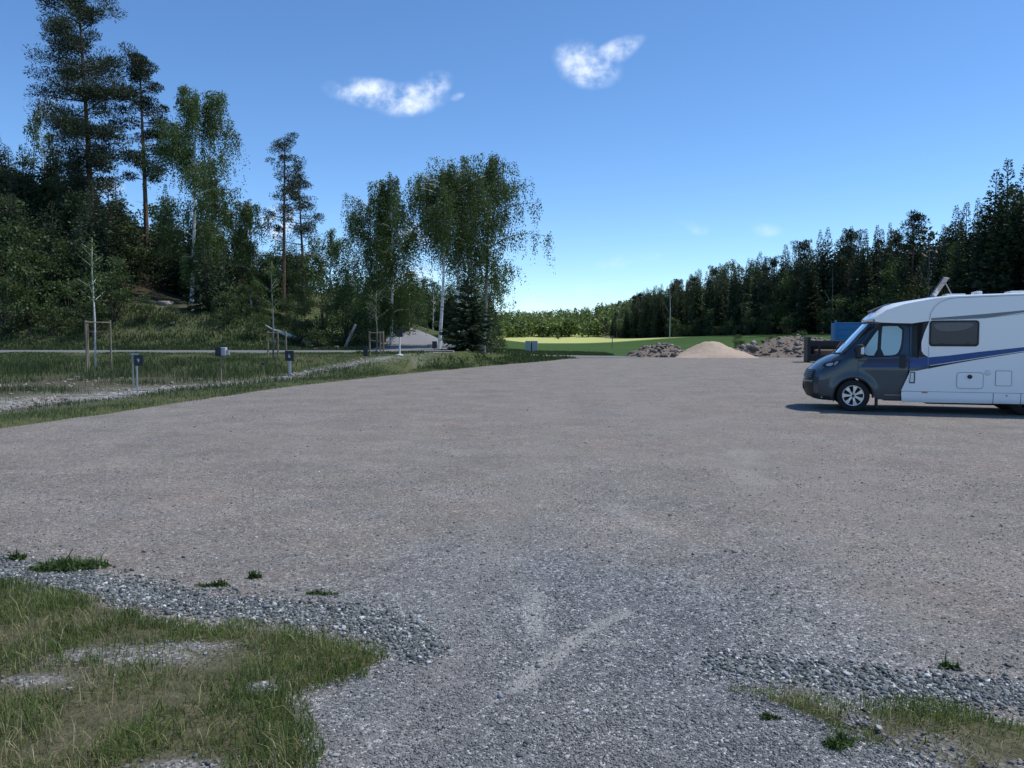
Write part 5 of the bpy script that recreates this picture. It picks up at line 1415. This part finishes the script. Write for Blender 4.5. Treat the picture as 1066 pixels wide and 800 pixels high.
for side in (0, 1):
    def mir(o):
        if side:
            for v in o.data.vertices: v.co.y = 2*CV-v.co.y
            o.data.flip_normals()
        return o
    mir(panel_uv(cheek, house_y, M['white'], 'overcab_cheek', MH))
    sw = mir(panel_uv(side_poly, house_y, M['white'], 'side_wall', MH, step=.12, smooth=False))
    for pz in (skirt1, skirt2, skirt3):
        mir(panel_uv(pz, lambda x, z: -.012+.03*max(0, (.33-z)/.08)**2, M['white'], 'side_skirt', MH, step=.05))
    off2 = lambda e: (lambda x, z: house_y(x, z)-e)
    if side == 0:
        # living window
        w_ = panel_uv(rrect(1.515, 1.475, 2.495, 2.035, .07), off2(.012), M['black'], 'living_window', MH, step=.08)
        panel_uv(rrect(1.555, 1.525, 2.455, 2.0, .05), off2(.020), M['sideglass'], 'pane', w_, step=.08)
        for k in (1.72, 2.23): panel_uv(rrect(k, 1.505, k+.09, 1.54, .012), off2(.026), M['black'], 'latch', w_, step=.03)
        # blind edge seen through
        panel_uv(smooth_poly([(1.60, 1.985), (2.40, 1.985), (2.36, 1.90), (2.2, 1.83), (1.95, 1.80), (1.72, 1.81), (1.62, 1.87)], 2), off2(.0215), simple('window_blind', (.13, .13, .135), .35, coat=.15, spec=.3), 'blind', w_)
    # stripes
    mir(panel_uv([(1.51, 1.055), (1.9, 1.125), (2.5, 1.235), (3.4, 1.392), (5.8, 1.66), (5.8, 1.72), (3.4, 1.470), (2.5, 1.36), (1.9, 1.275), (1.51, 1.235)], off2(.003), M['blue'], 'blue_stripe', sw, step=.1))
    mir(panel_uv([(1.51, .985), (1.9, 1.075), (2.5, 1.20), (3.4, 1.366), (3.4, 1.378), (2.5, 1.222), (1.9, 1.11), (1.51, 1.045)], off2(.003), M['numblack'], 'thin_black_stripe', sw, step=.1))
    mir(panel_uv([(1.55, 2.045), (2.52, 2.07), (3.4, 2.205), (5.8, 2.38), (5.8, 2.42), (3.4, 2.245), (2.55, 2.165), (2.0, 2.12), (1.55, 2.085)], off2(.003), simple('slate_stripe_film', (.10, .125, .17), .35, coat=.5), 'slate_stripe', sw, step=.1))
    mir(panel_uv([(2.0, 2.050), (2.6, 2.075), (3.4, 2.175), (3.4, 2.185), (2.6, 2.088), (2.0, 2.058)], off2(.0035), M['greyline'], 'fine_stripe', sw, step=.1))
    # arc seam of the overcab moulding
    sm_ = [(1.515, 2.05), (1.53, 2.18), (1.60, 2.32), (1.70, 2.42), (1.86, 2.495), (2.05, 2.52), (3.4, 2.56)]
    mb = MB(); mb.tube([(p_[0], -.002 if side == 0 else 2*CV+.002, p_[1]) for p_ in sm_], .006, 5); mb.build('roof_seam', M['greyline'], sw)
    # vertical seam in front of window
    mb = MB(); mb.tube([(1.515, -.004 if side == 0 else 2*CV+.004, .99), (1.515, -.004 if side == 0 else 2*CV+.004, 1.47)], .004, 5); mb.build('panel_seam', M['greyline'], sw)
# service hatches on the near side
def hatch(x0, z0, x1, z1, r, name):
    o = panel_uv(rrect(x0, z0, x1, z1, r), lambda x, z: -.008, M['greyline'], name, MH, step=.08)
    panel_uv(rrect(x0+.012, z0+.012, x1-.012, z1-.012, r*.85), lambda x, z: -.012, M['white'], 'lid', o, step=.08)
    return o
h_ = hatch(2.085, .565, 2.61, .92, .07, 'service_door')
mb = MB(); mb.lathe([(0, .045), (.03, .045), (.034, .0)], (2.34, -.012, .825), (0, -1, 0), 20); mb.build('lock', M['black'], h_)
hatch(2.835, .635, 3.15, .965, .02, 'gas_hatch')
mb = MB(); mb.lathe([(0, .058), (.02, .056), (.03, .04), (.032, 0)], (2.685, -.001, .915), (0, -1, 0), 24); mb.build('filler_cap', M['plastic_white'], MH, True)
mb = MB(); mb.lathe([(0, .018), (.012, .018), (.013, 0)], (3.06, -.013, .435), (0, -1, 0), 14); mb.build('skirt_lock', M['greyline'], MH)
panel_uv(rrect(1.40, .455, 1.52, .482, .008), lambda x, z: -.016, M['orange'], 'side_reflector', MH, step=.03)
o = panel_uv([(1.145, .665), (1.26, .665), (1.26, .915), (1.165, .915)], lambda x, z: -.002, M['black'], 'step_light', MH, step=.05)
panel_uv([(1.16, .69), (1.235, .69), (1.235, .895), (1.175, .895)], lambda x, z: -.006, M['plastic_white'], 'light_cover', o, step=.05)
# underside, and a dark box added inside the body to block light
mb = MB(); mb.box((3.1, CV, .34), (4.9, 1.9, .16)); mb.box((2.7, CV, .235), (2.2, 1.0, .12)); mb.box((-.2, CV, .33), (.8, 1.0, .22)); mb.build('chassis', M['dark'], MH)
mb = MB(); mb.prism([(1.3, .4), (1.3, 1.9), (1.6, 2.4), (5.8, 2.4), (5.8, .4)], .05, 2*CV-.05); mb.build('body_light_block', M['dark'], MH)
# mud flap
mb = MB(); mb.box((.50, .18, .20), (.04, .26, .22)); mb.build('mud_flap', M['black'], MH)
# wheels
for (wx, nm) in ((0., 'front'), (3.5, 'rear')):
    for side in (0, 1):
        sy = -1 if side == 0 else 1; y0 = .095 if side == 0 else 2*CV-.095
        if wx > 1: y0 = .26 if side == 0 else 2*CV-.26
        t = MB(); t.lathe([(-.105, .225), (-.112, .26), (-.108, .32), (-.085, WR-.004), (-.03, WR), (.03, WR), (.085, WR-.004), (.108, .32), (.112, .26), (.105, .225)], (wx, y0+(.105 if side == 0 else -.105), WR), (0, sy, 0), 48, True)
        w_ = t.build('wheel', M['rubber'], MH, True)
        yc = y0+(.105 if side == 0 else -.105)
        r_ = MB(); r_.lathe([(.06, .0), (.06, .20), (.10, .222), (.109, .228), (.109, .238), (.0, .24), (0, 0)], (wx, yc, WR), (0, sy, 0), 40); r_.build('rim_well', M['black'], w_, True)
        r_ = MB(); r_.lathe([(.1125, .212), (.116, .228), (.108, .236)], (wx, yc, WR), (0, sy, 0), 48)
        yf = yc+sy*.104; 
        for k in range(7):
            a = 2*math.pi*k/7+.45
            def pt(rad, da, dy=0): return (wx+rad*math.cos(a+da), yf+sy*dy, WR+rad*math.sin(a+da))
            P_ = [pt(.050, -.42), pt(.13, -.19, .004), pt(.218, -.225, .002), pt(.218, .225, .002), pt(.13, .19, .004), pt(.050, .42)]
            P2 = [(p_[0], p_[1]-sy*.02, p_[2]) for p_ in P_]
            Fq = [(0, 1, 2, 3, 4, 5), (11, 10, 9, 8, 7, 6)]+[(i, (i+1) % 6, (i+1) % 6+6, i+6) for i in range(6)]
            r_.add(P_+P2, Fq)
        r_.lathe([(.095, .055), (.118, .052), (.124, .03), (.124, 0)], (wx, yc, WR), (0, sy, 0), 20)
        r_.build('rim', M['alloy'] if wx < 1 else M['black'], w_)
        c_ = MB(); c_.lathe([(.124, .030), (.128, .026), (.128, 0)], (wx, yc, WR), (0, sy, 0), 16); c_.build('hub_cap', M['black'], w_)
# wheel well liner
for sy in (0, 1):
    mb = MB(); ya, yb_ = (.065, .42) if sy == 0 else (2*CV-.42, 2*CV-.065)
    pts_ = arc_pts(0, .345, .43, -5, 200, 20); V = [(p_[0], ya, p_[1]) for p_ in pts_]+[(p_[0], yb_, p_[1]) for p_ in pts_]; n = len(pts_)
    mb.add(V, [(i, i+1, i+1+n, i+n) for i in range(n-1)]); mb.build('wheel_well', M['dark'], MH)
# mirrors
for sgn, yb_ in ((-1, .08), (1, 2*CV-.08)):
    mm = MB(); mm.tube([(.14, yb_, 1.26), (.10, yb_+sgn*.13, 1.27), (.10, yb_+sgn*.15, 1.44), (.16, yb_, 1.46)], .024, 6)
    mm.prism([(.02, 1.235), (.11, 1.22), (.135, 1.30), (.12, 1.37), (.05, 1.40)], yb_-.02, yb_+sgn*.04)
    a_ = mm.build('mirror', M['black'], MH)
    m2 = MB(); m2.box((.10, yb_+sgn*.20, 1.365), (.13, .20, .30)); m2.build('mirror_housing', M['black'], a_, bevel=.03, seg=3)
    m3 = MB(); m3.box((.172, yb_+sgn*.21, 1.385), (.012, .15, .17)); m3.build('mirror_glass', M['alloy'], a_)
    m4 = MB(); m4.box((.145, yb_+sgn*.285, 1.37), (.07, .045, .15)); m4.build('turn_lamp', M['plastic_white'], a_, bevel=.012)
# roof items: front skylight window, raised panel, vents
V = [(.42, CV-.55, 2.29), (.42, CV+.55, 2.29), (.80, CV+.50, 2.448), (.80, CV-.50, 2.448)]
mb = MB(); mb.add(V, [(0, 1, 2, 3)]); sk = mb.build('front_skylight', M['sideglass'], MH); m_ = sk.modifiers.new('t', 'SOLIDIFY'); m_.thickness = .03; m_.offset = 1
# open tilted roof hatch lid
o0 = Vector((1.60, .42, 2.57)); e1 = Vector((.27, .05, .42)); e2 = Vector((.21, .60, .02)); nn = e1.cross(e2).normalized()*.03
P_ = [o0, o0+e2, o0+e2+e1, o0+e1]; P2 = [p_+nn for p_ in P_]
mb = MB(); mb.add(P_+P2, [(0, 1, 2, 3), (7, 6, 5, 4)]+[(i, (i+1) % 4, (i+1) % 4+4, i+4) for i in range(4)]); rp = mb.build('raised_roof_panel', M['hub'], MH, bevel=.008)
for s in (-.0005,):
    for k in range(4):
        a_ = o0+e1*(k/3.)-nn*.05; b_ = a_+e2
        t = MB(); t.tube([a_, b_], .008, 4); t.build('panel_bar', M['greyline'], rp)
mb = MB(); mb.tube([o0+e2*.9+e1*.75, o0+e2*.9+Vector((.36, .02, .0))], .012, 5); mb.build('support_arm', M['greyline'], rp)
for (xa, xb, zz, yy) in ((1.95, 2.35, 2.60, .6), (2.48, 2.60, 2.635, .25), (3.2, 3.7, 2.64, .5), (4.4, 4.9, 2.65, .7)):
    mb = MB(); mb.box(((xa+xb)/2, yy+.3, zz), (xb-xa, .5, .07)); mb.build('roof_vent', M['plastic_white'], MH, bevel=.02)

# ------------------------------------------------------------------ light: sun, sky, unseen clouds added for shade
SUN_EL, SUN_AZ = 60, 80      # azimuth measured from +Y towards +X
sd = Vector((math.sin(R(SUN_AZ))*math.cos(R(SUN_EL)), math.cos(R(SUN_AZ))*math.cos(R(SUN_EL)), math.sin(R(SUN_EL))))
ld = bpy.data.lights.new('sun', 'SUN'); ld.energy = 4.0; ld.angle = R(.5); ld.color = (1, .955, .89)
lo = bpy.data.objects.new('sun', ld); link(lo); lo.rotation_euler = (-sd).to_track_quat('-Z', 'Y').to_euler(); lo.location = sd*60

m, nt, out = new_mat('added_cloud_vapour'); M['added_cloud'] = m
tr = N(nt, 'ShaderNodeBsdfTransparent'); tl = N(nt, 'ShaderNodeBsdfTranslucent'); tl.inputs[0].default_value = (.9, .9, .9, 1)
mx = N(nt, 'ShaderNodeMixShader', inp={0: CLOUD_OPAQUE}) if 'CLOUD_OPAQUE' in globals() else N(nt, 'ShaderNodeMixShader', inp={0: .27})
L(nt, tr.outputs[0], mx.inputs[1]); L(nt, tl.outputs[0], mx.inputs[2]); L(nt, mx.outputs[0], out.inputs[0])
def added_cloud(cx, cy, rx, ry, rz_, seed, label):
    """cloud put out of view so that its shade falls round (cx, cy)"""
    off_ = sd*(520/sd.z)
    xs_ = 48; V = []; F = []
    r_ = np.random.default_rng(seed)
    for i in range(25):
        ph = math.pi*i/24
        for j in range(xs_):
            th = 2*math.pi*j/xs_
            v = Vector((math.sin(ph)*math.cos(th), math.sin(ph)*math.sin(th), math.cos(ph)))
            k = 1+.16*mnoise.fractal(v*1.8+Vector((seed, 0, 0)), 1, 2, 4)
            zz = v.z*rz_*(1.0 if v.z > 0 else .35)
            V.append((v.x*rx*k, v.y*ry*k, zz*k))
    for i in range(24):
        for j in range(xs_):
            F.append((i*xs_+j, (i+1)*xs_+j, (i+1)*xs_+(j+1) % xs_, i*xs_+(j+1) % xs_))
    me = np_mesh('added_cloud', V, F, M['added_cloud'], True)
    o = link(bpy.data.objects.new('added_cloud', me)); o.location = (cx+off_.x, cy+off_.y, 520)
    tag(o, label, 'added_cloud', kind='stuff'); return o
added_cloud(20, 55, 190, 118, 40, 3, 'unseen cloudlike body added high overhead to shade the yard')  # invented, out of view: dims the yard while the far field stays sunlit
added_cloud(185, 300, 138, 190, 40, 5, 'unseen cloudlike body added high on the right to shade the forest')

w = bpy.data.worlds.new('World'); S.world = w; w.use_nodes = True
nt = w.node_tree; nt.nodes.clear()
wo = nt.nodes.new('ShaderNodeOutputWorld'); bg = nt.nodes.new('ShaderNodeBackground'); L(nt, bg.outputs[0], wo.inputs[0])
SKY_K = .100
bg.inputs[1].default_value = SKY_K
sky = nt.nodes.new('ShaderNodeTexSky'); sky.sky_type = 'NISHITA'; sky.sun_disc = False; sky.sun_elevation = R(SUN_EL); sky.sun_rotation = R(SUN_AZ)
sky.altitude = 0; sky.air_density = .72; sky.dust_density = 0.0; sky.ozone_density = 2.2
tc = nt.nodes.new('ShaderNodeTexCoord'); sp = nt.nodes.new('ShaderNodeSeparateXYZ'); L(nt, tc.outputs['Generated'], sp.inputs[0])
yy = mth(nt, 'MAXIMUM', sp.outputs[1], .02)
a_ = mth(nt, 'DIVIDE', sp.outputs[0], yy); b_ = mth(nt, 'DIVIDE', sp.outputs[2], yy)
cmb = nt.nodes.new('ShaderNodeCombineXYZ'); L(nt, a_, cmb.inputs[0]); L(nt, b_, cmb.inputs[1])
def ab(px, py):
    u = (px-533)/830; v = (400-py)/830; cp, sp_ = math.cos(PITCH), math.sin(PITCH); y_ = cp+v*sp_
    return u/y_, (-sp_+v*cp)/y_
wn = nt.nodes.new('ShaderNodeTexNoise'); wn.inputs['Scale'].default_value = 26; wn.inputs['Detail'].default_value = 7; wn.inputs['Roughness'].default_value = .62; L(nt, cmb.outputs[0], wn.inputs['Vector'])
wn2 = nt.nodes.new('ShaderNodeTexNoise'); wn2.inputs['Scale'].default_value = 70; wn2.inputs['Detail'].default_value = 5; L(nt, cmb.outputs[0], wn2.inputs['Vector'])
tot = None
for (px, py, rx, ry, st, rot) in CLOUDS if 'CLOUDS' in globals() else [
        (385, 97, 54, 18, 1, 6), (425, 104, 46, 20, 1, -6), (450, 90, 26, 16, 1, -25), (476, 101, 10, 5, .5, -20), (614, 71, 38, 24, 1, 5), (638, 56, 36, 15, .9, -28), (600, 60, 28, 22, .8, 0), (655, 48, 22, 9, .6, -30),
        (725, 238, 17, 9, .5, 15), (710, 231, 10, 5, .4, 0), (652, 272, 46, 9, .42, -8), (432, 243, 24, 15, .9, 20), (290, 232, 22, 24, 1, 60), (50, 108, 20, 13, .5, -50), (556, 318, 26, 12, .45, -10), (620, 300, 40, 7, .3, -8), (797, 240, 22, 9, .4, 0), (440, 285, 30, 12, .6, 0), (590, 326, 60, 6, .35, 0), (110, 195, 24, 14, .7, 0), (1000, 330, 60, 20, .5, 0), (250, 262, 20, 12, .6, 0)]:
    ca, cb = ab(px, py); rot = R(-rot)
    da = mth(nt, 'SUBTRACT', a_, ca); db = mth(nt, 'SUBTRACT', b_, cb)
    x_ = mth(nt, 'ADD', mth(nt, 'MULTIPLY', da, math.cos(rot)), mth(nt, 'MULTIPLY', db, math.sin(rot)))
    y_ = mth(nt, 'SUBTRACT', mth(nt, 'MULTIPLY', db, math.cos(rot)), mth(nt, 'MULTIPLY', da, math.sin(rot)))
    x_ = mth(nt, 'DIVIDE', x_, rx/830); y_ = mth(nt, 'DIVIDE', y_, ry/830)
    d2 = mth(nt, 'ADD', mth(nt, 'MULTIPLY', x_, x_), mth(nt, 'MULTIPLY', y_, y_))
    v_ = mth(nt, 'MULTIPLY', mth(nt, 'SUBTRACT', 1.0, d2, clamp=True), st)
    tot = v_ if tot is None else mth(nt, 'MAXIMUM', tot, v_)
nz = mth(nt, 'ADD', mth(nt, 'MULTIPLY', mth(nt, 'SUBTRACT', wn.outputs[0], .5), 3.0), mth(nt, 'MULTIPLY', mth(nt, 'SUBTRACT', wn2.outputs[0], .5), .9))
dn = mth(nt, 'MULTIPLY', tot, mth(nt, 'ADD', nz, .66))
dens = nt.nodes.new('ShaderNodeMapRange'); dens.interpolation_type = 'SMOOTHSTEP'; dens.inputs['From Min'].default_value = .02; dens.inputs['From Max'].default_value = 1.15; L(nt, dn, dens.inputs['Value'])
front = mth(nt, 'GREATER_THAN', sp.outputs[1], .05)
dm = mth(nt, 'MULTIPLY', mth(nt, 'MULTIPLY', dens.outputs[0], front), .9)
hs = nt.nodes.new('ShaderNodeHueSaturation'); hs.inputs['Saturation'].default_value = 1.12; L(nt, sky.outputs[0], hs.inputs['Color'])
L(nt, mixc(nt, dm, mixc(nt, 1.0, hs.outputs[0], (.86, .965, 1.04), 'MULTIPLY'), (5.6, 6.2, 7.3)), bg.inputs[0])

# ------------------------------------------------------------------ camera, view
cd = bpy.data.cameras.new('camera'); cam = bpy.data.objects.new('camera', cd); link(cam)
cam.location = (0, 0, CAMH); cam.rotation_euler = (R(90)-PITCH, 0, 0)
cd.sensor_width = 36; cd.lens = 36*830/1066; cd.clip_end = 5000; cd.clip_start = .05
S.camera = cam
S.view_settings.view_transform = 'Standard'; S.view_settings.look = 'None'; S.view_settings.gamma = 1; S.view_settings.exposure = 0.85
S.view_settings.use_curve_mapping = False
S.cycles.max_bounces = 6; S.cycles.diffuse_bounces = 3; S.cycles.glossy_bounces = 3; S.cycles.transmission_bounces = 4; S.cycles.transparent_max_bounces = 8
S.cycles.use_denoising = True
S.cycles.sample_clamp_indirect = 6
